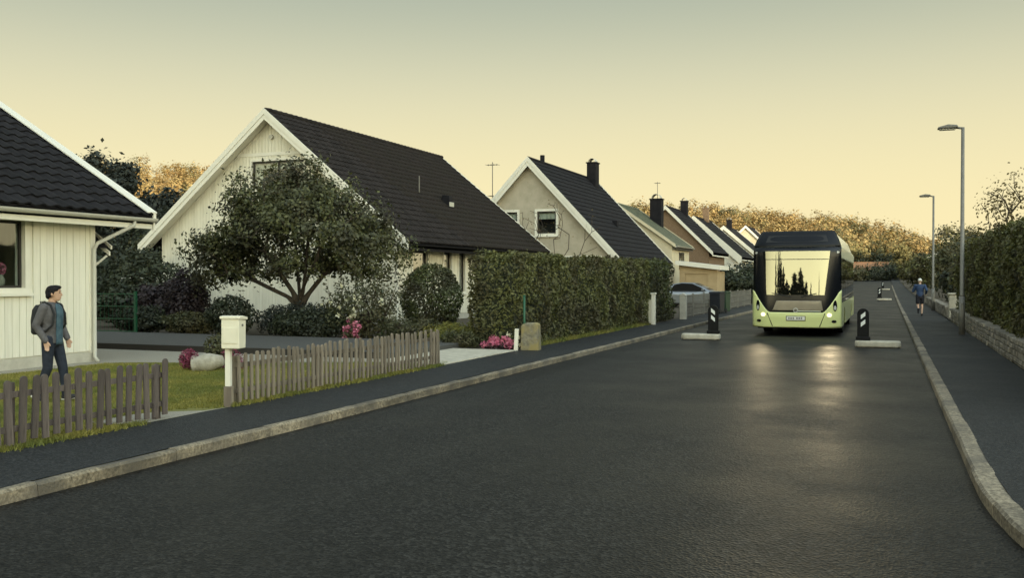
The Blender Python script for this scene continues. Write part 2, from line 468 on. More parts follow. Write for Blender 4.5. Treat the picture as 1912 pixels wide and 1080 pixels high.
def mesh_np(name, V, F):
    """V (n,3), F (m,k) numpy -> mesh"""
    me = bpy.data.meshes.new(name)
    V = np.asarray(V, dtype=np.float32); F = np.asarray(F, dtype=np.int32)
    k = F.shape[1]
    me.vertices.add(len(V)); me.vertices.foreach_set('co', V.ravel())
    me.loops.add(F.size); me.loops.foreach_set('vertex_index', F.ravel())
    me.polygons.add(len(F)); me.polygons.foreach_set('loop_start', np.arange(0, F.size, k, dtype=np.int32))
    me.update(calc_edges=True)
    return me

def leaf_arrays(P, size, aspect=0.55, jitter=0.45, droop=0.0, out=None, nrm=None, flat=0.75):
    """one rhombic leaf per point"""
    n = len(P)
    d = rng.normal(size=(n, 3))
    if out is not None: d = d * 0.8 + out
    d[:, 2] -= droop
    d /= np.linalg.norm(d, axis=1)[:, None] + 1e-9
    a = rng.normal(size=(n, 3))
    if nrm is not None:      # leaf blades turned to face outwards, to the light
        N = nrm / (np.linalg.norm(nrm, axis=1)[:, None] + 1e-9) + rng.normal(size=(n, 3)) * flat * 0.58
        N /= np.linalg.norm(N, axis=1)[:, None] + 1e-9
        d = np.cross(N, d); d /= np.linalg.norm(d, axis=1)[:, None] + 1e-9
        a = N
    b = np.cross(d, a); b /= np.linalg.norm(b, axis=1)[:, None] + 1e-9
    L = size * (1 + jitter * rng.uniform(-1, 1, n))
    W = L * aspect
    V = np.stack([P - d * L[:, None] / 2, P + b * W[:, None] / 2 - d * L[:, None] * 0.05,
                  P + d * L[:, None] / 2, P - b * W[:, None] / 2 - d * L[:, None] * 0.05], axis=1).reshape(-1, 3)
    F = np.arange(4 * n).reshape(-1, 4)
    return V, F

def leaf_obj(name, P, size, m, parent=None, **kw):
    V, F = leaf_arrays(np.asarray(P), size, **kw)
    return link(name, mesh_np(name, V, F), m, parent)

def sph(n):
    d = rng.normal(size=(n, 3))
    return d / np.linalg.norm(d, axis=1)[:, None]

def zroad(y):
    """the street climbs a little in the distance"""
    return 0.0 if y < 55 else 1.35 * ((min(y, 260) - 55) / 150) ** 1.6
# ------------------------------------------------------------------ the setting: ground, road, pavements, kerbs
YS = [-60, -20, -5, 0, 5, 10, 15, 20, 30, 40, 50, 60, 70, 80, 90, 100, 115, 130, 150, 170, 190, 210, 235, 260]

def strip(name, x0, x1, ys, dz, m, kind="structure"):
    mb = MB()
    xs = [x0, x1] if not hasattr(x0, '__len__') else x0
    for y in ys:
        for x in xs:
            mb.v.append((x, y, zroad(y) + dz))
    n = len(xs)
    for j in range(len(ys) - 1):
        for i in range(n - 1):
            a = j * n + i
            mb.f.append((a, a + 1, a + n + 1, a + n))
    return tag(mb.build(name, m), kind=kind)

strip('ground', [-3000, -300, -60, 30, 300, 3000], None, [-3000, -300] + YS + [300, 500, 3000], -0.06, 'turf')
strip('road', -6.52, 2.30, YS, 0.0, 'asphalt')
strip('pavement_left', -7.97, -6.59, [-60] + YS[1:], 0.115, 'pavement')
mbp = MB()
pys = [-20, -5, 0, 3, 4, 5, 6, 7, 8, 9, 10, 12] + [y for y in YS if y > 12]
for y in pys:
    o_ = 0.045 * max(0, 8.8 - max(y, 2)) ** 2
    mbp.v += [(0.87 + o_, y, zroad(y) + 0.115), (max(2.34, 1.5 + o_), y, zroad(y) + 0.115)]
mbp.f = [(2 * j, 2 * j + 1, 2 * j + 3, 2 * j + 2) for j in range(len(pys) - 1)]
tag(mbp.build('pavement_right', 'pavement'), kind='structure')
strip('garden_ground', -70, -7.97, [y for y in YS if y >= 20], 0.10, 'earth')
lawn = strip('lawn', -70, -7.97, [-60, -20, 0, 5, 10, 15, 17.1], 0.11, 'turf')
strip('garden_right', 2.34, 60, [-60] + YS[1:], 0.16, 'earth')

# driveway between the two white houses, with its dark edging
tag(MB().box(-40, -9.6, 17.2, 21.2, -0.05, 0.235).build('driveway', 'drive', bevel=0.02), kind='structure')
tag(MB().box(-9.59, -7.98, 16.35, 20.2, -0.05, 0.135).build('driveway_apron', 'concrete', bevel=0.01), kind='structure')
ed = tag(MB().box(-40, -9.7, 17.12, 17.19, 0.0, 0.255).build('driveway_edging', 'dark_frame', bevel=0.008), kind='structure')

def sheet(name, pts, z, m):
    mb = MB(); mb.add([(x, y, z) for x, y in pts], [tuple(range(len(pts)))])
    return tag(mb.build(name, m), kind='structure')
gp = [(-7.975, 8.75), (-7.975, 10.02)] + [(-8.0 - 0.62 * math.sin(t), 9.62 - 0.75 * t / 1.57 * 0.9) for t in np.linspace(0.05, 1.5, 9)] + [(-8.66, 8.3), (-8.3, 8.3), (-7.975, 8.45)]
sheet('gravel_path', gp, 0.118, 'gravel')
sheet('gravel_yard', [(-14.86, 13.9), (-13.9, 14.6), (-12.2, 15.1), (-10.6, 15.7), (-9.65, 16.35), (-9.62, 17.11), (-40, 17.11), (-40, 14.2)], 0.118, 'gravel')
sheet('gravel_border', [(-14.86, 2.0), (-14.35, 2.0), (-14.3, 13.4), (-14.2, 14.3), (-14.86, 13.88)], 0.1185, 'gravel')

def kerb_run(name, label, xin, xout, y0, y1, curve=None):
    root = empty(name, (0, 0, 0), kind='structure')
    root['label'] = label
    y = y0
    k = 0
    while y < y1:
        L = 1.5 + random.uniform(-0.3, 0.35)
        a, b = y + 0.003, y + L - 0.003
        mb = MB()
        n = 3 if y < 40 else 1
        rows = []
        for j in range(n + 1):
            yy = a + (b - a) * j / n
            o = curve(yy) if curve else 0
            w = random.uniform(-0.008, 0.008) if n > 1 else 0
            zt = zroad(yy) + 0.114 + random.uniform(-0.006, 0.006)
            base = len(mb.v)
            s = 1 if xout > xin else -1
            ch = 0.022
            prof = [(xin - w * s, -0.05), (xin + w * s, zt - zroad(yy) - ch), (xin + s * ch + w * s, zt - zroad(yy)),
                    (xout - s * 0.012, zt - zroad(yy) - 0.002), (xout, zt - zroad(yy) - 0.014), (xout, -0.05)]
            for x, z in prof:
                mb.v.append((x + o, yy, z + zroad(yy)))
            rows.append(base)
        for j in range(n):
            for i in range(5):
                mb.f.append((rows[j] + i, rows[j] + i + 1, rows[j + 1] + i + 1, rows[j + 1] + i))
        mb.f.append(tuple(rows[0] + i for i in range(6)))
        mb.f.append(tuple(rows[-1] + i for i in range(5, -1, -1)))
        mb.build('kerb_stone', 'granite', root)
        y += L
        k += 1
    return root
kerb_run('kerb_left', 'pale granite kerb along the left pavement', -6.49, -6.60, 2.5, 150)
kerb_run('kerb_right', 'pale granite kerb along the right pavement', 0.71, 0.89, 2.0, 150,
         curve=lambda y: 0.045 * max(0, 8.8 - y) ** 2)

# hills: the wooded one ahead and an added, unseen ridge behind the camera, shaped to shade the street
PHI = [-40, -14, -10, -6, -4, -1.3, 2, 6, 10, 14, 18, 23, 30, 36, 39, 46, 54, 70]
CRE = [2, 3, 5, 8, 10.5, 16, 20.5, 23.6, 25.5, 26.4, 24, 24, 29, 36, 37.5, 38.2, 37, 30]
def crest(phi):
    return float(np.interp(phi, PHI, CRE))
def hill_z(phi, r):
    t = min(1, max(0, (r - 215) / 95))
    t = t * t * (3 - 2 * t)
    return 1.2 + max(0, (crest(phi) - 11.5)) * t
mb = MB()
nphi, nr = 60, 12
for j in range(nr + 1):
    r = 205 + j * 22
    for i in range(nphi + 1):
        ph = -40 + 112 * i / nphi
        mb.v.append((-r * math.sin(R(ph)), r * math.cos(R(ph)), hill_z(ph, r)))
for j in range(nr):
    for i in range(nphi):
        a = j * (nphi + 1) + i
        mb.f.append((a, a + nphi + 1, a + nphi + 2, a + 1))
tag(mb.build('hill', 'earth', smooth=True), kind='structure')

sd = Vector((SUN_DIR.x, SUN_DIR.y, 0)).normalized()
pd = Vector((-sd.y, sd.x, 0))
mb = MB()
def ridge(u, v):
    a = (u - 0.5) * 2600
    b = 500 + v * 700
    h = 74 * math.exp(-((b - 800) / 170) ** 2) * (1 + 0.03 * math.sin(a * 0.013) + 0.02 * math.sin(a * 0.041 + 1))
    p = sd * b + pd * a
    return (p.x, p.y, h - 2)
mb.grid(ridge, 60, 28)
tag(mb.build('added_shade_ridge', 'leaf_dark', smooth=True), kind='structure')

def forest(name, label, m, n, rmin, rmax, phis, hrange, leafn, size, cfac, pick):
    Vs, Fs, off = [], [], 0
    for _ in range(n):
        ph = random.uniform(*phis)
        r = random.uniform(rmin, rmax)
        if not pick(ph, r): continue
        h = random.uniform(*hrange) * (0.75 if ph < -3 else 1)
        z = hill_z(ph, r) - 0.5
        c = np.array([-r * math.sin(R(ph)), r * math.cos(R(ph)), z])
        w = h * random.uniform(0.25, 0.34)
        k = 14
        cl = sph(k) * rng.uniform(0.5, 0.95, (k, 1)) * np.array([w, w, h * 0.36]) + np.array([0, 0, h * 0.62])
        P = cl[rng.integers(0, k, leafn)] + rng.normal(size=(leafn, 3)) * w * cfac
        V, F = leaf_arrays(P + c, size, 0.8, nrm=P - np.array([0, 0, h * 0.5]), flat=0.45)
        Vs.append(V); Fs.append(F + off); off += len(V)
    o = link(name, mesh_np(name, np.concatenate(Vs), np.concatenate(Fs)), m)
    return tag(o, label, 'wood', kind='stuff')
hid = lambda ph: 17.5 < ph < 33
forest('autumn_wood', 'golden autumn wood covering the sunlit hill behind the houses', 'leaf_autumn', 1500, 230, 318, (-9, 60), (7.5, 12.5), 340, 0.58, 0.20,
       lambda p, r: not hid(p))
forest('mixed_wood', 'darker green and brown trees among the golden hillside wood', 'leaf_autumn_dark', 800, 222, 316, (-16, 60), (7.5, 12.5), 340, 0.58, 0.20,
       lambda p, r: not hid(p) and random.random() < (0.55 if p < 8 else 0.4))

# ------------------------------------------------------------------ houses
def panel(outer, holes, fn, thick):
    """flat wall with holes: 2D outlines, fn maps (a, b, depth) to 3D"""
    bm = bmesh.new()
    edges = []
    for loop in [outer] + holes:
        vs_ = [bm.verts.new((p[0], p[1], 0)) for p in loop]
        edges += [bm.edges.new((vs_[i], vs_[(i + 1) % len(vs_)])) for i in range(len(vs_))]
    bmesh.ops.triangle_fill(bm, use_beauty=True, use_dissolve=False, edges=edges)
    ret = bmesh.ops.extrude_face_region(bm, geom=list(bm.faces))
    for v in ret['geom']:
        if isinstance(v, bmesh.types.BMVert): v.co.z = thick
    for v in bm.verts:
        v.co = Vector(fn(v.co.x, v.co.y, v.co.z))
    bmesh.ops.recalc_face_normals(bm, faces=list(bm.faces))
    me = bpy.data.meshes.new('wall')
    bm.to_mesh(me); bm.free()
    return me

def rect(a0, a1, b0, b1):
    return [(a0, b0), (a1, b0), (a1, b1), (a0, b1)]

def tile_mesh(w, l):
    """a pantile: S-shaped across, lifted at its lower end"""
    mb = MB()
    n = 6
    for j, (yy, lift) in enumerate(((-0.02, 0.012), (l, 0.045))):
        for i in range(n + 1):
            u = i / n
            mb.v.append(((u - 0.5) * w, yy, lift + 0.022 * math.sin(u * 2 * math.pi + 0.6)))
    for i in range(n + 1):
        u = i / n
        mb.v.append(((u - 0.5) * w, l, 0.010 + 0.022 * math.sin(u * 2 * math.pi + 0.6)))
    for i in range(n):
        mb.f.append((i, i + 1, n + 2 + i, n + 1 + i))
        mb.f.append((n + 1 + i, n + 2 + i, 2 * n + 3 + i, 2 * n + 2 + i))
    return mb

def make_house(name, label, cx, y0, L, hw, zr, ze, ww, wallm, og=0.5, base=0.0, roofm='roof_dark', tiles=None, courses=None,
               front=None, right=None, boards=None, front_boards=None, right_boards=None, barge=0.30, band=None, bargem='white_paint',
               plinth=True, gutterz=True, trimm='white_paint', framem='white_paint', ridge_cap=True, pane='glass', double=True, soffit=True, eavem=None):
    """ridge along y. origin on the ground under the ridge at the near roof edge"""
    front = front or []; right = right or []
    root = empty(name, (cx, y0, base), 0, label, 'house')
    zr -= base; ze -= base
    s = (zr - ze) / hw
    al = math.atan(s)
    t = 0.16
    tv = t / math.cos(al)
    def under(x): return zr - s * abs(x) - tv
    wy0, wy1 = og, L - og
    th = 0.22
    # walls
    out = [(-ww, -0.1), (ww, -0.1), (ww, under(ww)), (0, under(0)), (-ww, under(ww))]
    me = panel(out, [rect(*h[:4]) for h in front], lambda a, b, d: (a, wy0 + d, b), th)
    link('wall', me, wallm, root)
    link('wall', panel(out, [], lambda a, b, d: (a, wy1 - d, b), th), wallm, root)
    link('wall', panel(rect(wy0 + th + .002, wy1 - th - .002, -0.1, under(ww) - 0.0), [rect(*h[:4]) for h in right], lambda a, b, d: (ww - d - .002, a, b), th), wallm, root)
    MB().box(-ww + .002, -ww + th, wy0 + th + .002, wy1 - th - .002, -0.1, under(ww)).build('wall', wallm, root)
    if plinth:
        mb = MB()
        mb.box(-ww - .02, ww + .045, wy0 - 0.045, wy0 - .003, -0.12, 0.32)
        mb.box(ww + .003, ww + 0.045, wy0 - .002, wy1, -0.12, 0.32)
        mb.build('plinth', 'plinth', root)
    # roof slabs
    for sx in (1, -1):
        mb = MB()
        e = hw
        if sx > 0:
            poly = [(0.0, zr), (e, ze), (e - 0.0, ze - tv), (0.0, zr - tv)]
        else:
            poly = [(-0.002, zr), (-0.002, zr - tv), (-e, ze - tv), (-e, ze)]
        mb.prism(poly, 'y', 0.02, L - 0.02)
        roof = mb.build('roof', roofm, root)
        if tiles and (sx > 0 or tiles.get('both')):
            tw, tl = tiles['w'], tiles['l']
            sl = hw / math.cos(al)
            nrow = int(sl / tl); tl = sl / nrow
            ncol = int((L - 0.1) / tw); tw2 = (L - 0.1) / ncol
            tm = tile_mesh(tw2 * 1.02, tl * 1.08)
            ex, ey, ez = Vector((0, -1, 0)), Vector((math.cos(al), 0, -math.sin(al))), Vector((math.sin(al), 0, math.cos(al)))
            R3 = Matrix((ex, ey, ez)).transposed()
            me = tm.mesh('roof_tile'); me.materials.append(MATS[tiles['m']])
            spots = []
            for j in range(nrow):
                for i in range(ncol):
                    yc = 0.05 + (i + 0.5) * tw2
                    p = Vector((0, yc, zr)) + ey * (j * tl) + ez * 0.012
                    spots.append((tiles['score'](cx + p.x, y0 + p.y, p.z + base), p))
            spots.sort(key=lambda q: -q[0])
            tv_ = np.array(tm.v); R3n = np.array(R3)
            Vs, Fs, off = [], [], 0
            tf = np.array(tm.f)
            for q, (sc_, p) in enumerate(spots):
                jit = Vector((0, 0, random.uniform(-0.004, 0.006)))
                rot = Matrix.Rotation(random.uniform(-0.012, 0.012), 3, 'Z') @ Matrix.Rotation(random.uniform(-0.01, 0.012), 3, 'X')
                if q < 300:
                    o = bpy.data.objects.new('roof_tile', me)
                    C.objects.link(o); o.parent = roof
                    o.matrix_basis = Matrix.Translation(p + R3 @ jit) @ (R3 @ rot).to_4x4()
                else:
                    A = np.array(R3 @ rot)
                    Vs.append(tv_ @ A.T + np.array(p + R3 @ jit)); Fs.append(tf + off); off += len(tv_)
            if Vs:
                tag(link('roof_tiles', mesh_np('roof_tiles', np.concatenate(Vs), np.concatenate(Fs)), tiles['m'], roof), kind='stuff')
            mb = MB()
            y = 0.03
            if sx > 0:
                while y < L - 0.3:
                    mbr = MB().tube([(0, y, zr + 0.015), (0, y + 0.36, zr + 0.03)], [0.10, 0.115], 10)
                    mbr.build('ridge_tile', tiles['m'], roof)
                    y += 0.34
        elif courses and sx > 0:
            # far roofs: courses of tiles as stepped strips, one joined part
            cl_ = courses
            mb = MB()
            sl = hw / math.cos(al)
            nrow = int(sl / cl_)
            ey, ez = Vector((math.cos(al), 0, -math.sin(al))), Vector((math.sin(al), 0, math.cos(al)))
            for j in range(nrow):
                for y_ in np.arange(0.03, L - 0.05, 0.33):
                    h = random.uniform(-0.004, 0.004)
                    a = Vector((0, y_, zr)) + ey * (j * sl / nrow) + ez * 0.006
                    b = Vector((0, y_, zr)) + ey * ((j + 1) * sl / nrow) + ez * (0.035 + h)
                    c = b - ez * 0.03
                    d = Vector((0, min(0.32, L - 0.03 - y_), 0))
                    n0 = len(mb.v)
                    mb.v += [tuple(q) for q in (a, a + d, b + d, b, c + d, c)]
                    mb.f += [(n0, n0 + 3, n0 + 2, n0 + 1), (n0 + 3, n0 + 5, n0 + 4, n0 + 2)]
            tag(mb.build('roof_tiles', roofm, roof), kind='stuff')
    if ridge_cap and not tiles:
        MB().tube([(0, 0.02, zr + 0.01), (0, L - 0.02, zr + 0.01)], 0.09, 8).build('ridge_cap', roofm, root)
    # barge boards front and back
    for sx in (1, -1):
        for yb, d in ((0.0, -1), (L, 1)):
            x1 = hw + 0.03
            def pr(top, bot):
                return [(0.0, zr + top), (sx * x1, zr - s * x1 + top), (sx * x1, zr - s * x1 + bot), (0.0, zr + bot)]
            mb = MB().prism(pr(0.07, -barge), 'y', yb + d * 0.035, yb - d * 0.015 + (0.0 if sx > 0 else 0.001))
            mb.build('barge_board', bargem, root)
            if double:
                mb = MB().prism(pr(0.085, -barge * 0.42), 'y', yb + d * 0.036, yb + d * 0.062)
                mb.build('barge_board', bargem, root)
    if soffit:
        for sx in (1, -1):
            mb = MB().prism([(0, zr - tv - .004), (sx * (hw - .02), ze - tv - .004), (sx * (hw - .02), ze - tv - .03), (0, zr - tv - .03)], 'y', 0.02, wy0 - 0.03)
            mb.build('soffit', trimm, root)
        MB().box(ww + 0.03, hw - 0.03, wy0, wy1, ze - tv - 0.06, ze - tv - 0.03).build('soffit', trimm, root)
    # eave: fascia and gutter
    MB().box(hw - 0.03, hw + 0.0, 0.03, L - 0.03, ze - tv - 0.10, ze - 0.03).build('fascia', eavem or trimm, root)
    if gutterz:
        n = 8
        mb = MB()
        for y in (0.0, L):
            for k in range(n + 1):
                a = math.pi * k / n
                mb.v.append((hw + 0.075 - 0.07 * math.cos(a), y, ze - 0.07 - 0.075 * math.sin(a)))
        for k in range(n):
            mb.f.append((k, k + 1, n + 2 + k, n + 1 + k))
        mb.build('gutter', eavem or 'gutter', root, solid=0.012)
    # boards
    def sloped(a0, a1, z0, zf, y_):
        # board between z0 and roof line zf(x)
        h0, h1 = zf(a0), zf(a1)
        if min(h0, h1) < z0 + 0.02: return None
        return [(a0, z0), (a1, z0), (a1, h1), (a0, h0)]
    if front_boards:
        bw, m_ = front_boards
        x = -ww - 0.022
        while x < ww:
            a0, a1 = x + 0.005, min(x + bw - 0.005, ww + 0.022)
            dep = 0.022 + random.uniform(0, 0.007)
            segs = [(0.34, None)]
            for h in front:
                if h[0] - 0.09 < a1 and h[1] + 0.09 > a0:
                    segs = [(0.34, h[2] - 0.09), (h[3] + 0.09, None)]
            if band:
                segs = [q for sgm in segs for q in ([(sgm[0], band - .07), (band + .07, sgm[1])] if sgm[0] < band - .1 and (sgm[1] is None or sgm[1] > band + .1) else [sgm])]
            for zb, zt in segs:
                zf = (lambda xx: under(xx) - .035) if zt is None else (lambda xx: min(zt, under(xx) - .035))
                if a0 < 0 < a1:
                    zz = min(zf(a0), zf(a1))
                    poly = None if zz < zb + .02 else [(a0, zb), (a1, zb), (a1, zz), (a0, zz)]
                else:
                    poly = sloped(a0, a1, zb, zf, 0)
                if poly:
                    MB().prism(poly, 'y', wy0 - dep, wy0 - 0.001).build('board', m_, root)
            x += bw
        if band:
            bx = (zr - tv - band) / s - 0.03
            MB().box(-bx, bx, wy0 - 0.04, wy0 - 0.002, band - 0.065, band + 0.065).build('band_board', trimm, root)
    if right_boards:
        bw, m_ = right_boards
        y = wy0 + 0.0
        while y < wy1 - 0.02:
            a0, a1 = y + 0.005, min(y + bw - 0.005, wy1)
            dep = 0.022 + random.uniform(0, 0.008)
            segs = [(0.34, under(ww) - 0.01)]
            for h in right:
                if h[0] - 0.09 < a1 and h[1] + 0.09 > a0:
                    segs = [(0.34, h[2] - 0.09), (h[3] + 0.09, under(ww) - 0.01)]
            for zb, zt in segs:
                if zt > zb + 0.03:
                    MB().box(ww + 0.001, ww + dep, a0, a1, zb, zt).build('board', m_, root)
            y += bw
        MB().box(ww + 0.001, ww + 0.055, wy1 - 0.10, wy1 + 0.02, 0.30, under(ww) - 0.02).build('corner_board', trimm, root)
        MB().box(ww + 0.001, ww + 0.055, wy0 - 0.03, wy0 + 0.09, 0.30, under(ww) - 0.02).build('corner_board', trimm, root)
    # windows
    def window(fn, a0, a1, b0, b1, style):
        """fn(a, b, depth out of the wall)"""
        def bx(mb, p0, p1, q0, q1, d0, d1):
            pts = [fn(a, b, d) for d in (d0, d1) for (a, b) in ((p0, q0), (p1, q0), (p1, q1), (p0, q1))]
            mb.add(pts, [(0, 1, 2, 3), (7, 6, 5, 4), (0, 4, 5, 1), (1, 5, 6, 2), (2, 6, 7, 3), (3, 7, 4, 0)])
        fm = style.get('frame', framem)
        mb = MB(); f = style.get('casing', 0.085); dd = 0.045
        bx(mb, a0 - f, a1 + f, b1, b1 + f, 0.002, dd); bx(mb, a0 - f, a1 + f, b0 - f, b0, 0.002, dd)
        bx(mb, a0 - f, a0, b0 + .001, b1 - .001, 0.002, dd); bx(mb, a1, a1 + f, b0 + .001, b1 - .001, 0.002, dd)
        w = mb.build('window', fm, root)
        mb = MB(); sf = style.get('sash', 0.05); sm = style.get('sashm', fm)
        bx(mb, a0 + .002, a1 - .002, b1 - sf, b1 - .002, -0.10, -0.05); bx(mb, a0 + .002, a1 - .002, b0 + .002, b0 + sf, -0.10, -0.05)
        bx(mb, a0 + .002, a0 + sf, b0 + sf, b1 - sf, -0.10, -0.05); bx(mb, a1 - sf, a1 - .002, b0 + sf, b1 - sf, -0.10, -0.05)
        for k in range(style.get('mull', 0)):
            xm = a0 + (a1 - a0) * (k + 1) / (style['mull'] + 1)
            bx(mb, xm - sf / 2, xm + sf / 2, b0 + sf, b1 - sf, -0.10, -0.05)
        mb.build('sash', sm, w)
        mb = MB(); bx(mb, a0 + sf, a1 - sf, b0 + sf, b1 - sf, -0.082, -0.076)
        mb.build('pane', pane, w)
        mb = MB(); bx(mb, a0 - f - .03, a1 + f + .03, b0 - f - 0.05, b0 - f - .002, 0.002, 0.10)
        mb.build('sill', fm, w)
        mb = MB(); bx(mb, a0 - 0.1, a1 + 0.1, b0 - 0.1, b1 + 0.1, -1.0, -0.97)
        mb.build('dark_room', 'room', w)
        for (c0, c1, d0, d1) in style.get('curtains', []):
            mb = MB(); n = 10
            A0, A1 = a0 + (a1 - a0) * c0, a0 + (a1 - a0) * c1
            B0, B1 = b0 + (b1 - b0) * d0, b0 + (b1 - b0) * d1
            mb.grid(lambda u, v: fn(A0 + (A1 - A0) * u, B0 + (B1 - B0) * v, -0.17 + 0.02 * math.sin(u * 9 * math.pi)), 27, 1)
            mb.build('curtain', 'curtain', w)
        return w
    wins = []
    for h in front:
        wins.append(window(lambda a, b, d: (a, wy0 - d, b), *h[:4], h[4] if len(h) > 4 else {}))
    for h in right:
        wins.append(window(lambda a, b, d: (ww + d, a, b), *h[:4], h[4] if len(h) > 4 else {}))
    return root, dict(s=s, tv=tv, under=under, wy0=wy0, wy1=wy1, wins=wins, zr=zr, ze=ze, hw=hw, ww=ww, L=L)

CR = math.cos(R(21.773)); SR = math.sin(R(21.773))
def px(x, y, z):
    s_ = x * CR + y * SR; d = -x * SR + y * CR
    return (956 + 1750 * s_ / d, 520 - 1750 * (z - 1.8) / d, d)
def score(x, y, z):
    if -x * SR + y * CR < 1: return -1e6
    a, b, d = px(x, y, z)
    return -d - (2000 if a < -40 or a > 1950 or b < -40 else 0)

# white house at the left edge: eaves to the street, only its street side and far gable end in view
h1, i1 = make_house('white_house', 'white board-clad house at the left edge of the photo, with dark tiled roof',
    -20.55, 2.2, 13.45, 6.1, 6.72, 3.13, 5.65, 'white_wood', og=1.2, tiles=dict(w=0.30, l=0.36, m='tile', score=score),
    right=[(9.0, 10.62, 1.62, 2.86, dict(sash=0.045, mull=0, casing=0.10, sashm='dark_frame', curtains=[(0.0, 0.12, 0.0, 1.0)]))],
    right_boards=(0.155, 'white_wood'))
# downpipe with its swan neck from the gutter back to the wall corner
ww, hw, ze, wy1 = i1['ww'], i1['hw'], i1['ze'], i1['wy1']
dp = MB().tube([(hw + 0.06, wy1 + 0.62, ze - 0.13), (hw + 0.05, wy1 + 0.60, ze - 0.24), (ww + 0.14, wy1 + 0.0, ze - 0.62), (ww + 0.11, wy1 - 0.06, ze - 0.74), (ww + 0.11, wy1 - 0.06, 0.22), (ww + 0.2, wy1 - 0.06, 0.12)], 0.04, 10)
dp.build('downpipe', 'gutter', h1, smooth=True)
# white verge capping along the far roof edge
x1_ = hw + 0.04; s1 = i1['s']; z1r = i1['zr']
MB().prism([(0.0, z1r + 0.10), (x1_, z1r - s1 * x1_ + 0.10), (x1_, z1r - s1 * x1_ + 0.072), (0.0, z1r + 0.072)], 'y', 13.45 - 0.20, 13.45 + 0.075).build('verge_capping', 'white_paint', h1)
# two barge boards of the low porch roof on the far gable
MB().prism([(ww - 0.62, 2.92), (ww + 0.06, 2.47), (ww + 0.06, 2.40), (ww - 0.62, 2.85)], 'y', wy1 + 0.42, wy1 + 0.46).build('porch_barge_board', 'white_paint', h1)
MB().prism([(ww - 0.66, 2.80), (ww + 0.02, 2.35), (ww + 0.02, 2.27), (ww - 0.66, 2.72)], 'y', wy1 + 0.41, wy1 + 0.45).build('porch_barge_board', 'white_paint', h1)
MB().prism([(ww - 0.62, 2.86), (ww + 0.0, 2.45), (ww + 0.0, 2.42), (ww - 0.62, 2.83)], 'y', wy1 + 0.05, wy1 + 0.415).build('porch_roof', 'roof_dark', h1)
MB().tube([(ww - 0.45, wy1 + 0.03, 1.75), (ww - 0.02, wy1 + 0.40, 2.27)], 0.025, 6).build('porch_brace', 'white_paint', h1)
# terracotta pot with a pale flower seen through the window
vz = empty('window_vase', (-20.55 + ww - 0.30, 2.2 + 10.36, 1.64), 0, 'pale vase of flowers on the sill inside the left house window', 'vase')
MB().lathe([(0.05, 0), (0.085, 0.06), (0.09, 0.13), (0.055, 0.2), (0.065, 0.23)], 14).build('vase', 'urn_clay', vz, smooth=True)
leaf_obj('flowers', sph(160) * np.array([0.10, 0.10, 0.11]) + np.array([0, 0, 0.34]), 0.05, 'petal_pink', vz)
MB().box(ww - 0.5, ww - 0.23, 8.9, 10.7, 1.58, 1.615).build('window_board', 'white_paint', h1)

# second white house, gable to the camera
win_dark = dict(frame='white_paint', sashm='dark_frame', sash=0.07, casing=0.09)
h2, i2 = make_house('gabled_house', 'large white gabled house behind the apple tree with long dark roof',
    -22.08, 29.8, 15.3, 6.15, 8.22, 3.12, 5.4, 'cream_wood', og=0.5, tiles=dict(w=0.31, l=0.36, m='tile_brown', score=score), roofm='roof_dark',
    front=[(-0.95, 1.45, 5.30, 6.45 - 0.1, dict(mull=1, curtains=[(0.02, 0.98, 0.72, 1.0), (0.0, 0.16, 0, 1)], **win_dark)),
           ],
    right=[(1.75, 3.0, 1.25, 2.86, dict(win_dark)), (4.45, 5.15, 1.25, 2.86, dict(win_dark)), (5.9, 6.5, 1.25, 2.86, dict(win_dark)), (9.0, 10.6, 1.25, 2.86, dict(win_dark))],
    front_boards=(0.15, 'cream_wood'), right_boards=(0.15, 'cream_wood'), band=6.62, barge=0.34, eavem='roof_dark')
s2 = i2['s']
# roof furniture of the gabled house: soil vent hood and a thin pipe
def on_roof(inf, x): return inf['zr'] - inf['s'] * x
MB().prism([(3.55, on_roof(i2, 3.55) + .02), (3.62, on_roof(i2, 3.55) + .26), (3.95, on_roof(i2, 3.55) + .22), (4.0, on_roof(i2, 4.0) + .02)], 'y', 8.0, 8.35).build('roof_vent', 'roof_dark', h2, bevel=0.02)
MB().box(3.98, 4.03, 7.98, 8.37, on_roof(i2, 4.0) + .10, on_roof(i2, 4.0) + .30).build('roof_vent_cap', 'gutter', h2)
MB().tube([(3.3, 6.4, on_roof(i2, 3.3)), (3.3, 6.4, on_roof(i2, 3.3) + 0.75)], 0.025, 6).build('vent_pipe', 'steel', h2)
MB().tube([(0.0, 0.46, i2['zr'] - 0.95), (0.0, 0.38, i2['zr'] - 0.95)], 0.09, 10).build('gable_vent', 'gutter', h2)

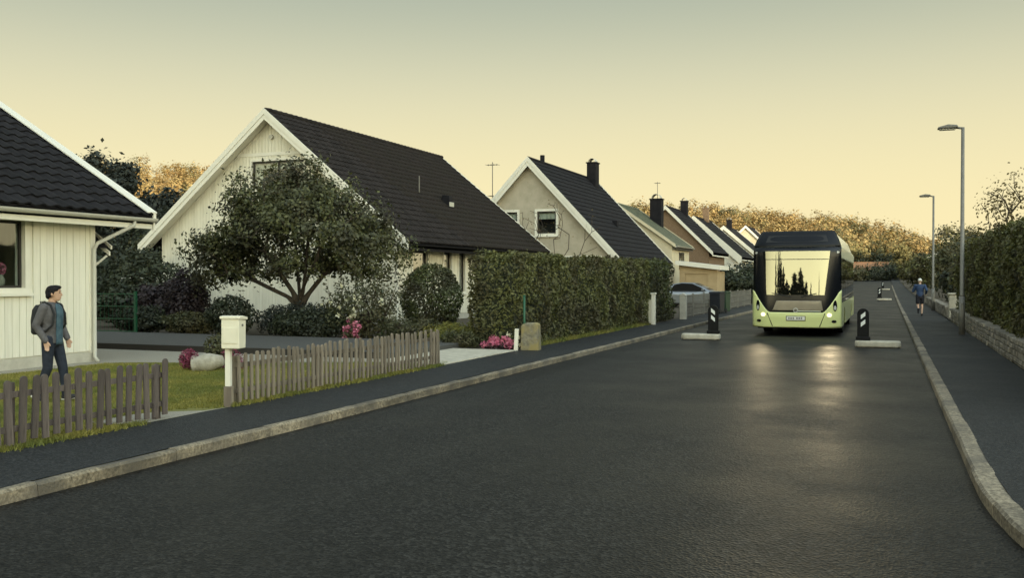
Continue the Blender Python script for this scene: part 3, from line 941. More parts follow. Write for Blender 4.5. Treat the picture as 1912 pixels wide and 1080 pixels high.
# third house, rendered gable
h3, i3 = make_house('rendered_house', 'beige rendered house with steep dark roof and tall chimney', -17.72, 46.6, 12.5, 5.1, 8.2, 2.75, 4.55, 'render_beige',
    og=0.35, roofm='roof_dark', courses=0.36, barge=0.42, front=[(0.42, 1.48, 4.18, 5.36, dict(frame='white_paint', sashm='dark_frame', sash=0.07, casing=0.13, curtains=[(0.0, 1.0, 0.66, 1.0)])),
    (-1.75, -0.72, 4.18, 5.36, dict(frame='white_paint', sashm='dark_frame', sash=0.07, casing=0.13, curtains=[(0.0, 1.0, 0.66, 1.0)]))])
def chimney(parent, x, y, z0, z1, w, d, m='roof_dark', cap='gutter'):
    c = MB().box(x - w / 2, x + w / 2, y, y + d, z0, z1).build('chimney', m, parent, bevel=0.02)
    MB().box(x - w / 2 - .05, x + w / 2 + .05, y - .05, y + d + .05, z1 + .002, z1 + .07).build('chimney_cap', m, c)
    n = 8
    mb = MB()
    for yy in (y + .05, y + d - .05):
        for k in range(n + 1):
            a = math.pi * k / n
            mb.v.append((x - w * .38 * math.cos(a), yy, z1 + .08 + w * .38 * math.sin(a)))
    for k in range(n): mb.f.append((k, k + 1, n + 2 + k, n + 1 + k))
    mb.build('chimney_hood', cap, c, solid=0.02)
chimney(h3, 0.35, 10.4, 7.2, 9.1, 0.60, 0.75)
MB().tube([(0.0, 2.3, 8.1), (0.0, 2.3, 8.62)], 0.13, 10).build('vent_pipe', 'roof_dark', h3)
MB().box(2.95, 3.25, 6.0, 6.35, on_roof(i3, 3.1) - .1, on_roof(i3, 3.1) + .26).build('roof_vent', 'roof_dark', h3, bevel=.03)
MB().box(-0.4, 4.0, 0.285, 0.345, 2.74, 2.98).build('band_board', 'white_paint', h3)

# fourth: cream house under green sheet metal
h4, i4 = make_house('cream_house', 'cream house with grey-green sheet metal roof and dark broad chimney', -17.3, 62.6, 6.3, 4.1, 6.95, 4.06, 3.85, 'render_cream', base=0.03,
    og=0.2, roofm='roof_green', barge=0.16, bargem='render_cream', double=False, right=[(2.6, 4.0, 2.55, 3.5, dict(frame='dark_frame'))], trimm='dark_frame', soffit=False, plinth=False)
mb = MB()
for k in range(12):
    y = 0.3 + k * 0.52
    mb.prism([(0.02, i4['zr'] + .03), (4.08, i4['zr'] - i4['s'] * 4.08 + .03), (4.08, i4['zr'] - i4['s'] * 4.08 - .01), (0.02, i4['zr'] - .01)], 'y', y, y + 0.03)
mb.build('standing_seams', 'roof_green', h4)
chimney(h4, 1.6, 5.0, 5.2, 7.55, 0.85, 0.8, 'roof_dark', 'gutter')

h5, i5 = make_house('brick_house', 'brown brick house with white barge board behind the green roof', -17.2, 77.6, 8.5, 3.95, 7.85, 3.95, 3.6, 'brick_brown', base=0.1, og=0.3,
    roofm='roof_dark', barge=0.26, soffit=False, courses=0.4, double=False, gutterz=False, right=[(2, 3.2, 1.4, 2.6, dict(frame='white_paint'))])
chimney(h5, 0.3, 6.2, 7.2, 8.6, 0.6, 0.6)
h6, i6 = make_house('row_house', 'house with broad white gable edge beyond the brick house', -17.2, 90.0, 10, 4.5, 7.75, 3.8, 4.1, 'white_wood', base=0.25, og=0.3,
    roofm='roof_dark', barge=0.75, soffit=False, courses=0.4, double=False, gutterz=False, right=[(2, 3.2, 1.4, 2.6, dict(frame='white_paint'))])
chimney(h6, 0.2, 5.2, 7.2, 8.6, 0.6, 0.6, 'brick_brown')
h7, i7 = make_house('far_row_house', 'dark roofed house fourth in the row beyond the rendered one', -17.4, 109, 10, 4.5, 7.8, 3.9, 4.1, 'render_beige', base=0.4, og=0.3,
    roofm='roof_dark', barge=0.4, soffit=False, double=False, gutterz=False)
chimney(h7, 0.0, 4.0, 7.0, 8.3, 0.6, 0.6)
h8, i8 = make_house('cream_gabled_house', 'small cream gabled house above the bus roof left corner', -18.2, 133, 10, 4.6, 9.1, 4.6, 4.2, 'render_cream', base=0.7, og=0.3,
    roofm='roof_dark', barge=0.3, soffit=False, double=False, gutterz=False)
# far end of the street
h9, i9 = make_house('red_roofed_house', 'low house with brownish red roof at the far end of street', -7, 196, 10, 4.0, 5.0, 3.3, 3.6, 'render_beige', base=1.0, og=0.3,
    roofm='roof_red', barge=0.2, soffit=False, double=False, gutterz=False)
h9.rotation_euler = (0, 0, R(-90)); h9.location = (-9.5, 214, 1.2)
h10, i10 = make_house('white_far_house', 'small white gabled house at the far right end of street', 7.6, 162, 9, 3.0, 6.0, 4.2, 2.7, 'white_wood', base=0.9, og=0.3,
    roofm='roof_red', barge=0.25, soffit=False, double=False, gutterz=False, front=[(-0.5, 0.5, 2.2, 3.2, dict(frame='white_paint'))])

# garage by the parked car
ga = empty('garage', (-11.2, 60.2, 0.03), 0, 'tan garage with white flat roof beyond the long hedge', 'garage'); ga.scale = (1.2, 1.0, 1.08)
link('wall', panel(rect(-1.0, 1.0, 0, 2.05), [rect(-0.7, 0.5, 0.05, 1.9)], lambda a, b, d: (a, d, b), 0.15), 'render_tan', ga)
MB().box(0.86, 1.0, 0.152, 3.0, 0, 2.05).box(-1.0, -0.86, 0.152, 3.0, 0, 2.05).box(-0.859, 0.859, 2.85, 3.0, 0, 2.05).build('wall', 'render_tan', ga)
MB().box(-0.7, 0.5, 0.06, 0.1, 0.05, 1.9).build('garage_door', 'render_tan', ga)
MB().prism([(-1.2, 2.45), (1.2, 2.13), (1.2, 2.38), (-1.2, 2.70)], 'y', -0.3, 3.3).build('roof', 'white_paint', ga)
MB().prism([(-1.0, 2.052), (1.0, 2.052), (1.0, 2.14), (-1.0, 2.42)], 'y', 0.01, 0.14).build('gable_board', 'render_tan', ga)

# TV aerials
def aerial(loc, h, label, elems):
    a = empty('television_aerial', loc, 0, label, 'aerial')
    MB().tube([(0, 0, 0), (0, 0, h)], 0.024, 6).build('mast', 'steel', a)
    for z, l in elems:
        mb = MB().tube([(-l, 0, z), (l, 0, z)], 0.016, 6)
        for k in range(5):
            x = -l + 2 * l * k / 4
            mb.tube([(x, -0.25, z), (x, 0.25, z)], 0.012, 5)
        mb.build('antenna', 'steel', a)
    return a
aerial((-20.0, 47.2, 5.4), 2.75, 'thin television aerial standing between the two gabled houses', [(2.6, 0.32), (0.9, 0.18)])
aerial((-15.65, 68.0, 7.55), 1.35, 'small aerial on the broad dark chimney', [(1.25, 0.2)])
# ------------------------------------------------------------------ vegetation
def skeleton(cl, stem, bias=0.45, r_tip=0.009, power=2.3, rmax=None, limbs=()):
    """joins crown clusters to a trunk polyline: nearest-node tree with a penalty for long paths; returns tubes data"""
    nodes = [np.array(p, float) for p in stem]
    par = [-1] + list(range(len(stem) - 1))
    plen = [0.0]
    for i in range(1, len(stem)): plen.append(plen[-1] + np.linalg.norm(nodes[i] - nodes[i - 1]))
    top = nodes[-1]
    fork = len(nodes) - 1
    for L_ in limbs:
        last = fork
        for q in L_:
            nodes.append(np.array(q, float)); par.append(last); plen.append(plen[last] + np.linalg.norm(nodes[-1] - nodes[last])); last = len(nodes) - 1
    order = np.argsort(np.linalg.norm(cl - top, axis=1))
    lo = max(1, len(stem) // 2)
    arr = np.zeros((len(cl) * 4 + len(nodes) + 10, 3)); pl = np.full(len(arr), 1e9)
    for i, p in enumerate(nodes): arr[i] = p; pl[i] = plen[i] if i >= lo else 1e9
    n = len(nodes)
    for q in order:
        p = cl[q]
        d = np.linalg.norm(arr[:n] - p, axis=1)
        k = int(np.argmin(d + bias * pl[:n]))
        m = max(1, int(d[k] / 0.5)); m = min(m, 3)
        a = arr[k].copy(); last = k
        for j in range(1, m + 1):
            t = j / m
            pt = a * (1 - t) + p * t
            if j < m: pt = pt + rng.normal(size=3) * 0.06 * d[k] + np.array([0, 0, 0.05 * d[k]])
            arr[n] = pt; par.append(last); pl[n] = pl[last] + np.linalg.norm(pt - arr[last]); last = n; n += 1
    w = np.zeros(n)
    kids = np.zeros(n, int)
    for i in range(n - 1, 0, -1):
        if kids[i] == 0: w[i] = r_tip ** power
        w[par[i]] += w[i]; kids[par[i]] += 1
    rad = w ** (1 / power)
    if rmax: rad = np.minimum(rad, rmax)
    return arr[:n], par, rad

def skel_mesh(arr, par, rad, n=5):
    mb = MB()
    for i in range(1, len(arr)):
        p = par[i]
        if np.linalg.norm(arr[i] - arr[p]) < 1e-4: continue
        r0 = min(rad[p], rad[i] * 1.35) if rad[i] < 0.06 else rad[p]
        mb.tube([arr[p], arr[i]], [r0, rad[i]], n if rad[i] < 0.05 else 8, cap=False)
    return mb

def tree(name, loc, label, cl, stem, leafm, nleaf, size, spread, cat='tree', barkm='bark', group=None, aspect=0.6, r_tip=0.008, rmax=None, bias=0.45, power=2.3, limbs=()):
    root = empty(name, loc, 0, label, cat, group)
    arr, par, rad = skeleton(cl, stem, bias, r_tip, power, rmax, limbs)
    skel_mesh(arr, par, rad).build('trunk', barkm, root, smooth=True)
    if nleaf:
        k = len(cl)
        idx = rng.integers(0, k, nleaf)
        # some clusters carry more leaves than others
        P = cl[idx] + rng.normal(size=(nleaf, 3)) * spread * rng.uniform(0.6, 1.3, (k, 1))[idx]
        ctr = cl.mean(axis=0) - np.array([0, 0, 0.6])
        leaf_obj('crown', P, size, leafm, root, aspect=aspect, nrm=(P - cl[idx]) / (spread + .01) * 0.8 + (P - ctr) / (np.abs(cl - ctr).max() + .1) * 1.5 + np.array([0, 0, 0.5]), flat=0.9)
    return root

def ell(n, c, r, rmin=0.0, keep=None):
    out = []
    while len(out) < n:
        p = sph(1)[0] * (rmin + (1 - rmin) * random.random() ** 0.45)
        q = p * np.array(r) + np.array(c)
        if keep is None or keep(q): out.append(q)
    return np.array(out)

# apple tree in front of the gabled house. view axis there is about (-0.57, 0.82)
def apple_keep(q):
    # lumpy outline, open underside round the trunk
    v = noise.noise(Vector((q[0] * 0.8, q[1] * 0.8, q[2] * 0.95)) + Vector((3.3, 1, 7)))
    rr = math.hypot(q[0], q[1])
    low = 2.15 - 0.24 * rr + 0.3 * v
    return v > -0.22 and q[2] > low
cl = np.concatenate([ell(310, (0, 0, 2.95), (3.1, 2.6, 1.62), 0.30, apple_keep), ell(55, (1.9, 0.9, 2.45), (1.4, 1.3, 1.0), 0.2, apple_keep),
                     ell(70, (-2.0, -0.9, 2.25), (1.35, 1.3, 1.1), 0.2, apple_keep)])
# upright water shoots along the top
sh0 = [(random.uniform(0, 6.28), random.uniform(0.1, 2.8), random.uniform(0.2, 1.0)) for _ in range(40)]
sh = np.array([[math.cos(a) * r, math.sin(a) * r * 0.85, 4.3 - 0.13 * r * r + t * e] for a, r, e in sh0 for t in (-0.6, -0.1, 0.45, 1.0)])
cl = np.concatenate([cl, sh])
stem = [(0, 0, -0.1), (0.03, 0.02, 0.3), (-0.03, 0.03, 0.6), (0.02, 0, 0.85)]
limbs = [[(-0.35, -0.12, 1.15), (-0.85, -0.3, 1.4), (-1.5, -0.55, 1.75)], [(0.25, 0.15, 1.25), (0.65, 0.25, 1.75), (1.25, 0.5, 2.15)], [(-0.1, -0.2, 1.3), (-0.3, -0.6, 1.9), (-0.6, -0.9, 2.5)],
         [(0.12, 0.05, 1.4), (0.1, 0.2, 2.0), (0.25, 0.1, 2.8)], [(0.2, -0.25, 1.2), (0.7, -0.6, 1.7), (1.2, -0.9, 2.2)], [(-0.2, 0.3, 1.3), (-0.6, 0.8, 1.9), (-0.9, 1.2, 2.4)]]
apple = tree('apple_tree', (-16.5, 23.95, 0.1), 'broad old apple tree with dark leaves in front of white gable', cl, stem, 'leaf_apple', 40000, 0.11, 0.17, r_tip=0.0115, power=2.15, bias=0.22, limbs=limbs)

def hedge(name, label, x0, x1, y0, y1, z0, z1, leafm, dens, size, faces, cat='hedge', top_round=0.15, lump=0.10):
    """clipped hedge: leaves through a shell round a dark woody core"""
    root = empty(name, ((x0 + x1) / 2, (y0 + y1) / 2, z0), 0, label, cat)
    cx, cy = (x0 + x1) / 2, (y0 + y1) / 2
    P = []; O = []
    def add(n, f, nrm):
        u, v = rng.random(n), rng.random(n)
        q = f(u, v)
        d = np.array([noise.noise(Vector(p) * 1.3) + 0.5 * noise.noise(Vector(p) * 4.1) for p in q])
        dep = rng.exponential(0.07, n) - 0.02
        q = q + np.array(nrm) * (d * lump - dep)[:, None]
        P.append(q); O.append(np.tile(np.array(nrm, float), (n, 1)))
    h = z1 - z0
    edge = lambda q: q
    if 'x-' in faces: add(int(dens * (y1 - y0) * h), lambda u, v: np.stack([np.full_like(u, x0) + np.clip(v - .86, 0, 1) * top_round * 7, y0 + u * (y1 - y0), z0 + v * h], 1), (-1, 0, 0.15))
    if 'x+' in faces: add(int(dens * (y1 - y0) * h), lambda u, v: np.stack([np.full_like(u, x1) - np.clip(v - .86, 0, 1) * top_round * 7, y0 + u * (y1 - y0), z0 + v * h], 1), (1, 0, 0.15))
    if 'y-' in faces: add(int(dens * (x1 - x0) * h), lambda u, v: np.stack([x0 + u * (x1 - x0), np.full_like(u, y0) + np.clip(v - .86, 0, 1) * top_round * 7, z0 + v * h], 1), (0, -1, 0.15))
    if 'y+' in faces: add(int(dens * (x1 - x0) * h), lambda u, v: np.stack([x0 + u * (x1 - x0), np.full_like(u, y1), z0 + v * h], 1), (0, 1, 0.15))
    add(int(dens * 1.2 * (x1 - x0) * (y1 - y0)), lambda u, v: np.stack([x0 + u * (x1 - x0), y0 + v * (y1 - y0), np.full_like(u, z1)], 1), (0, 0, 1))
    # sprigs standing proud of the clipped faces
    n = int((y1 - y0) * (x1 - x0) * 14)
    sp = np.stack([x0 + rng.random(n) * (x1 - x0), y0 + rng.random(n) * (y1 - y0), z1 + rng.exponential(0.05, n)], 1)
    P.append(sp); O.append(np.tile([0, 0, 1.5], (n, 1)))
    P = np.concatenate(P) - np.array([cx, cy, z0]); O = np.concatenate(O)
    leaf_obj('foliage', P, size, leafm, root, nrm=O + np.array([0, 0, 0.35]), flat=1.15)
    ins = 0.16
    MB().box(x0 + ins - cx, x1 - ins - cx, y0 + ins - cy, y1 - ins - cy, 0.0, h - ins - 0.02).build('woody_core', 'leaf_dark', root, bevel=0.12)
    # stems at the foot
    mb = MB()
    for k in range(int((y1 - y0) * 3)):
        y = y0 + random.random() * (y1 - y0) - cy
        for xx in ([x1 - 0.18 - cx] if 'x+' in faces else [x0 + 0.18 - cx]):
            mb.tube([(xx, y, 0), (xx + random.uniform(-.1, .1), y + random.uniform(-.2, .2), 0.7)], [0.015, 0.008], 5, cap=False)
    tag(mb.build('stems', 'twig', root), kind='stuff')
    return root

hedge('clipped_hedge', 'long tall clipped green hedge along the left pavement', -9.65, -8.15, 21.1, 34.2, 0.12, 2.36, 'leaf_hedge', 640, 0.085, ('x+', 'x-', 'y-', 'y+'), lump=0.20)
hedge('low_shrub_hedge', 'loose darker shrub hedge at the far end of clipped hedge', -10.2, -8.1, 34.7, 38.2, 0.12, 2.45, 'leaf_topiary', 420, 0.10, ('x+', 'y-', 'y+'), lump=0.35)
hedge('overgrown_hedge', 'tall overgrown hedge above the low stone wall at right', 2.62, 4.4, 13.5, 40.5, 0.3, 3.02, 'leaf_hedge', 520, 0.095, ('x-', 'y-', 'y+'), lump=0.26, top_round=0.3)

def bush(name, loc, label, r, leafm, n, size, cat='bush', lump=0.25, cluster=40, group=None, stem=0.5, aspect=0.6, fill=0.55, freq=2.2):
    """rounded shrub: short stems, leaves through a lumpy volume"""
    root = empty(name, loc, 0, label, cat, group)
    d = sph(n)
    rad = (fill + (1 - fill) * rng.random(n) ** 0.5)
    nz = np.array([noise.noise(Vector(p) * freq + Vector(loc)) for p in d])
    P = d * (rad * (1 + lump * nz))[:, None] * np.array(r)
    P[:, 2] = P[:, 2] + r[2]
    P = P[P[:, 2] > 0.02]
    leaf_obj('foliage', P, size, leafm, root, aspect=aspect, nrm=(P - np.array([0, 0, r[2] * 0.6])) / np.array(r) + np.array([0, 0, 0.3]), flat=1.1)
    mb = MB()
    for k in range(9):
        t = random.uniform(0, 6.28); rr = random.uniform(0.3, 0.75)
        mb.tube([(0.05 * math.cos(t), 0.05 * math.sin(t), -0.05), (rr * r[0] * 0.5 * math.cos(t), rr * r[1] * 0.5 * math.sin(t), r[2] * 0.8),
                 (rr * r[0] * math.cos(t), rr * r[1] * math.sin(t), r[2] * 1.5)], [0.03, 0.02, 0.006], 5, cap=False)
    tag(mb.build('stems', 'twig', root), kind='stuff')
    return root

bush('round_bush', (-12.62, 25.1, 0.1), 'round clipped evergreen bush between apple tree and long hedge', (0.92, 0.92, 1.08), 'leaf_topiary', 9500, 0.085, lump=0.10, fill=0.72)
bush('dark_purple_shrub', (-20.1, 23.2, 0.1), 'dark purple-leaved upright shrub before the white gable corner', (0.78, 0.6, 0.98), 'leaf_purple', 5500, 0.10, lump=0.35, fill=0.5)
bush('bedding_shrub', (-21.3, 22.5, 0.1), 'low dark shrub left of the purple shrub', (1.0, 0.6, 0.42), 'leaf_dark', 3200, 0.10, lump=0.4, fill=0.4)
bush('bedding_shrub', (-19.1, 22.2, 0.1), 'low green and pale speckled shrub in front of the purple shrub', (1.05, 0.5, 0.36), 'leaf_mid', 3000, 0.09, lump=0.4, fill=0.4)
bush('blue_green_shrub', (-17.65, 22.2, 0.1), 'dark blue-green shrub just left of the mailbox', (0.75, 0.55, 0.62), 'leaf_dark', 3600, 0.09, lump=0.3, fill=0.45)
bush('spreading_juniper', (-15.7, 23.0, 0.1), 'wide flat dark juniper under the apple tree', (1.7, 0.9, 0.5), 'leaf_spruce', 5200, 0.12, lump=0.4, fill=0.4, aspect=0.3)
bush('bedding_shrub', (-14.9, 22.0, 0.1), 'dense dark low shrub in front of the apple trunk', (1.2, 0.5, 0.42), 'leaf_dark', 4000, 0.09, lump=0.4, fill=0.4)
rose = bush('rose_bush', (-13.35, 22.3, 0.1), 'loose green rose bush with pale yellow flowers behind the picket fence', (1.25, 0.7, 0.78), 'leaf_mid', 4200, 0.085, lump=0.5, fill=0.35)
leaf_obj('flowers', np.repeat(np.array([[0.4 * math.cos(t) * q, -0.55, 0.5 + z] for t, q, z in [(random.uniform(0, 6.28), random.uniform(0.3, 2.6), random.uniform(0.1, 1.0)) for _ in range(16)]]), 14, axis=0) + rng.normal(size=(224, 3)) * 0.028, 0.055, 'petal_pale', rose, aspect=0.9)['kind'] = 'stuff'
# tall thin shoots of the rose
mb = MB(); tips = []
for k in range(16):
    x = random.uniform(-1.0, 1.2); h = random.uniform(1.5, 2.15)
    p1 = (x * 1.15 + random.uniform(-.2, .2), random.uniform(-.3, .3), h)
    mb.tube([(x * 0.4, 0, 0), (x * 0.9, random.uniform(-.2, .2), h * 0.6), p1], [0.014, 0.01, 0.004], 5, cap=False)
    tips += [np.array(p1) - np.array([x * 0.25, 0, h * 0.4]) * t for t in np.linspace(0, 0.8, 12)]
mb.build('shoots', 'twig', rose)
tips = np.array(tips)
leaf_obj('shoot_leaves', np.repeat(tips, 3, axis=0) + rng.normal(size=(len(tips) * 3, 3)) * 0.05, 0.075, 'leaf_mid', rose)

def flowers(name, loc, label, r, petal, n, leafm='leaf_mid', cat='flowers'):
    root = empty(name, loc, 0, label, cat)
    k = max(8, n // 16)
    c = sph(k) * rng.uniform(0.5, 1, (k, 1)) * np.array(r); c[:, 2] = np.abs(c[:, 2]) + 0.05
    leaf_obj('blossoms', np.repeat(c, 16, axis=0) + rng.normal(size=(k * 16, 3)) * 0.03, 0.06, petal, root, aspect=0.9)
    m = n
    g = sph(m) * rng.random((m, 1)) * np.array(r) * 0.95; g[:, 2] = np.abs(g[:, 2])
    leaf_obj('leaves', g, 0.07, leafm, root)
    return root
flowers('pink_flowers', (-13.2, 21.55, 0.12), 'pink red flowers rising behind the fence right of the mailbox', (0.30, 0.2, 0.62), 'petal_pink', 420)
flowers('pink_ground_flowers', (-8.5, 20.5, 0.12), 'pink flowers at the foot of the long hedge by the stone post', (0.48, 0.25, 0.24), 'petal_pink', 900, 'leaf_purple')
flowers('pale_herb', (-8.35, 20.75, 0.12), 'grey-green leafy herb behind the pink hedge flowers', (0.3, 0.2, 0.5), 'petal_pale', 60, 'leaf_mid')
bush('garden_grass_tuft', (-10.4, 21.8, 0.1), 'bright green low plants between round bush and long hedge', (0.8, 0.5, 0.28), 'grass', 2600, 0.12, lump=0.4, fill=0.3, aspect=0.2)
bush('wild_border', (-11.6, 21.9, 0.1), 'loose brown-green plants at the end of the picket fence', (1.0, 0.45, 0.35), 'leaf_mid', 2000, 0.11, lump=0.5, fill=0.3, aspect=0.3)
bush('wild_border', (-9.7, 20.75, 0.1), 'dry weedy plants at the left foot of the long hedge', (0.6, 0.3, 0.22), 'leaf_mid', 1100, 0.11, lump=0.5, fill=0.3, aspect=0.25)

# garden backdrop between the white houses
for i, (x, y, r, h, lb, m_) in enumerate([
        (-26.8, 28.5, 1.7, 1.5, 'mid green bush beside the white rack, under the gabled house eave', 'leaf_dark'),
        (-29.5, 33.0, 2.4, 2.0, 'big grey-green willow-like bush behind the white rack', 'leaf_mid'),
        (-32.5, 30.5, 2.0, 1.6, 'dark bush behind the green wire fence next to left house', 'leaf_dark'),
        (-24.4, 25.4, 1.3, 0.75, 'dark bramble thicket behind the green wire fence', 'leaf_dark'),
        (-22.7, 25.2, 1.2, 0.8, 'brownish thicket left of the purple shrub', 'leaf_purple'),
        (-35.0, 38.0, 2.8, 2.6, 'large dark garden bush below the spruces', 'leaf_dark'),
        (-31.0, 40.0, 2.6, 2.4, 'large dark bush at the gabled house left corner', 'leaf_dark')]):
    bush('garden_bush', (x, y, 0.1), lb, (r, r * 0.8, h), m_, 4800, 0.15, lump=0.4, fill=0.45)

def spruce(loc, h, w, label, m='leaf_spruce', n=17000, size=0.32, group=None, name='spruce_tree', cat='tree'):
    root = empty(name, loc, 0, label, cat, group)
    MB().tube([(0, 0, -0.2), (0, 0, h * 0.5), (0, 0, h * 0.98)], [0.16 * h / 9, 0.09 * h / 9, 0.015], 8).build('trunk', 'bark', root)
    # boughs in whorls, every bough a drooping spray
    P, O = [], []
    z = h * 0.05
    while z < h * 0.985:
        t = z / h
        rr = w * (1 - t) ** 0.9 + 0.06
        nb = max(5, int(5 + 9 * (1 - t)))
        for b in range(nb):
            a = random.uniform(0, 6.28); L = rr * random.uniform(0.45, 1.2); zb = z + random.uniform(-0.2, 0.2)
            m_ = max(8, int(n * 0.42 / (h / 0.38 * nb) * (0.5 + 2.2 * (1 - t))))
            s_ = rng.random(m_) ** 0.6
            p = np.stack([math.cos(a) * L * s_, math.sin(a) * L * s_, zb - 0.30 * L * s_ + 0.22 * L * s_ ** 3], 1)
            p += rng.normal(size=(m_, 3)) * np.array([0.13, 0.13, 0.16]) * (0.45 + 0.4 * L)
            P.append(p); O.append(np.tile([math.cos(a), math.sin(a), -0.4], (m_, 1)))
        z += 0.38
    P.append(np.stack([rng.normal(size=60) * 0.03, rng.normal(size=60) * 0.03, h * (0.94 + 0.07 * rng.random(60))], 1)); O.append(np.tile([0, 0, 2.0], (60, 1)))
    leaf_obj('crown', np.concatenate(P), size, m, root, aspect=0.34, out=np.concatenate(O) * 1.1)
    return root
# spruces behind the camera, seen mirrored in the windscreen of the bus
for i, (x, h, w_) in enumerate([(-17, 12.8, 3.6), (-14.6, 13.4, 3.2), (-13.4, 13.2, 3.0), (-12.5, 12.0, 2.6), (-11.6, 11.1, 2.6), (-10.8, 9.6, 2.6), (-9.75, 10.3, 2.2), (-9.05, 10.9, 2.1), (-8.2, 9.4, 2.6), (-6.6, 9.2, 2.2), (1.5, 10.5, 3.0)]):
    spruce((x, -50 - 0.4 * (i % 3), 0), h, w_, 'spruce behind the viewpoint, mirrored in the bus windscreen', n=14000, size=0.35, group='spruces behind the viewpoint')

# bare climbing tree before the rendered gable
cl = ell(70, (0, 0, 3.7), (2.6, 1.0, 2.0), 0.4)
tree('bare_tree', (-15.6, 44.6, 0.1), 'almost leafless small tree in front of the rendered gable', cl, [(0, 0, 0), (0.05, 0, 0.8), (0, 0, 1.6)], 'leaf_sparse', 220, 0.09, 0.25, barkm='twig', r_tip=0.011)

# right side trees
def mk_tree(name, loc, label, h, w, leafm, nleaf, size, ncl=60, group=None, spread=None, trunk=0.3, cat='tree', rmin=0.25, r_tip=0.012):
    cl = ell(ncl, (0, 0, h * (0.5 + trunk / 2)), (w, w, h * (0.5 - trunk / 2) * 0.98), rmin)
    return tree(name, loc, label, cl, [(0, 0, -0.2), (0.03, 0, h * trunk * 0.5), (0, 0.02, h * trunk)], leafm, nleaf, size, spread or w * 0.16, group=group, cat=cat, r_tip=r_tip)
# dark trees behind, between the white houses
for x, y, h, w_, lb in [(-43.0, 42, 9.3, 1.7, 'dark pointed tree nearest the left house roof edge'), (-40.5, 41.5, 8.5, 1.7, 'dark tree in the middle of the group between the white houses'),
                        (-37.4, 42.2, 6.7, 2.0, 'lower dark tree beside the gabled house roof edge'), (-42.0, 45.5, 6.9, 2.3, 'dark tree behind the pointed one by the left house'),
                        (-35.9, 45.5, 5.9, 2.4, 'shortest dark tree tucked behind the gabled house eave'), (-39.0, 46.5, 6.6, 2.5, 'dark tree at the back of the group between the white houses')]:
    cl = np.array([[math.cos(a) * r * w_ * (1.05 - 0.8 * t), math.sin(a) * r * w_ * (1.05 - 0.8 * t), h * (0.12 + 0.84 * t)] for a, r, t in [(random.uniform(0, 6.28), random.uniform(0.3, 1.05), random.random() ** 1.15) for _ in range(120)]])
    tree('dark_tree', (x, y, 0), lb, cl, [(0, 0, -0.2), (0, 0, h * 0.3), (0, 0, h * 0.6), (0, 0, h * 0.9)], 'leaf_spruce', 9000, 0.26, 0.30, bias=0.6, r_tip=0.012)
mk_tree('thin_leaved_tree', (4.3, 37.5, 0.1), 'thin-leaved tree showing branches above the right hedge', 5.5, 1.35, 'leaf_sparse', 1500, 0.11, 110, spread=0.22, r_tip=0.012)
mk_tree('thin_leaved_tree', (5.9, 34.5, 0.1), 'thin-leaved tree cut by the right edge of the photo', 5.4, 1.2, 'leaf_sparse', 1500, 0.11, 90, spread=0.2)
mid = [(4.4, 47, 3.4, 1.5, 'leaf_hedge', 'leafy bush tree right behind the second lamp post'), (5.2, 54, 4.2, 1.9, 'leaf_mid', 'olive tree just right of the second lamp post'),
       (4.6, 62, 3.2, 1.6, 'leaf_dark', 'dark bush left of the second lamp post above the runner'), (6.5, 70, 5.0, 2.2, 'leaf_dark', 'dark tree behind the second lamp post'),
       (4.6, 82, 4.4, 1.9, 'leaf_mid', 'green tree above the running person'), (7.2, 90, 6.0, 2.4, 'leaf_autumn_dark', 'brown tree left of the second lamp head'),
       (4.4, 104, 4.6, 2.0, 'leaf_hedge', 'small green tree along the right pavement far away'), (8.6, 112, 7.0, 2.8, 'leaf_dark', 'dark far tree right of the white far house'),
       (4.2, 128, 3.6, 2.0, 'leaf_mid', 'far green bush before the white far house'), (9.2, 140, 8.0, 3.2, 'leaf_autumn_dark', 'brown far tree above the white far house'),
       (10.5, 168, 9.5, 3.6, 'leaf_dark', 'dark far tree at the foot of the hill right of street')]
for x, y, h, w, m_, lb in mid:
    mk_tree('street_tree', (x, y, zroad(y)), lb, h, w, m_, 2600, 0.16 + y * 0.0012, 40, group='trees along the right pavement', trunk=0.12)
left = [(-9.0, 64.5, 2.2, 1.3, 'leaf_dark', 'dark bush beside the garage'), (-10.2, 66, 2.6, 1.6, 'leaf_dark', 'dark bush left of the bus before the brick house'), (-9.8, 76, 3.0, 1.8, 'leaf_dark', 'tall dark bush hidden partly by the bus left side'),
        (-9.3, 92, 3.4, 2.0, 'leaf_dark', 'dark bush in front of the far row house'), (-8.8, 108, 3.0, 2.2, 'leaf_mid', 'green bush behind the bus'), (-8.3, 124, 3.2, 2.4, 'leaf_dark', 'dark bush right of the bus along the left pavement'),
        (-8.5, 140, 3.0, 2.2, 'leaf_mid', 'greyish bush along the left pavement far behind the bus'), (-8.2, 156, 3.4, 2.6, 'leaf_dark', 'dark far bush on the left before the red roof'), (-8.5, 174, 3.2, 2.6, 'leaf_mid', 'pale far bush near the red roofed house'),
        (-11.5, 185, 5.5, 3.4, 'leaf_dark', 'dark far tree left of the red roof'), (-6.2, 199, 2.6, 2.6, 'leaf_mid', 'pale green bush below the red roof'), (-3.0, 202, 2.8, 2.6, 'leaf_dark', 'dark bush below the red roof right end'), (0.5, 207, 3.2, 3.4, 'leaf_dark', 'dark bush closing the far end of the street'), (4.2, 200, 3.6, 2.6, 'leaf_hedge', 'green bush at the right end of the street')]
for x, y, h, w, m_, lb in left:
    mk_tree('street_bush', (x, y, zroad(y)), lb, h, w, m_, 2600, 0.16 + y * 0.0012, 40, group='bushes along the left pavement', trunk=0.06, cat='bush')
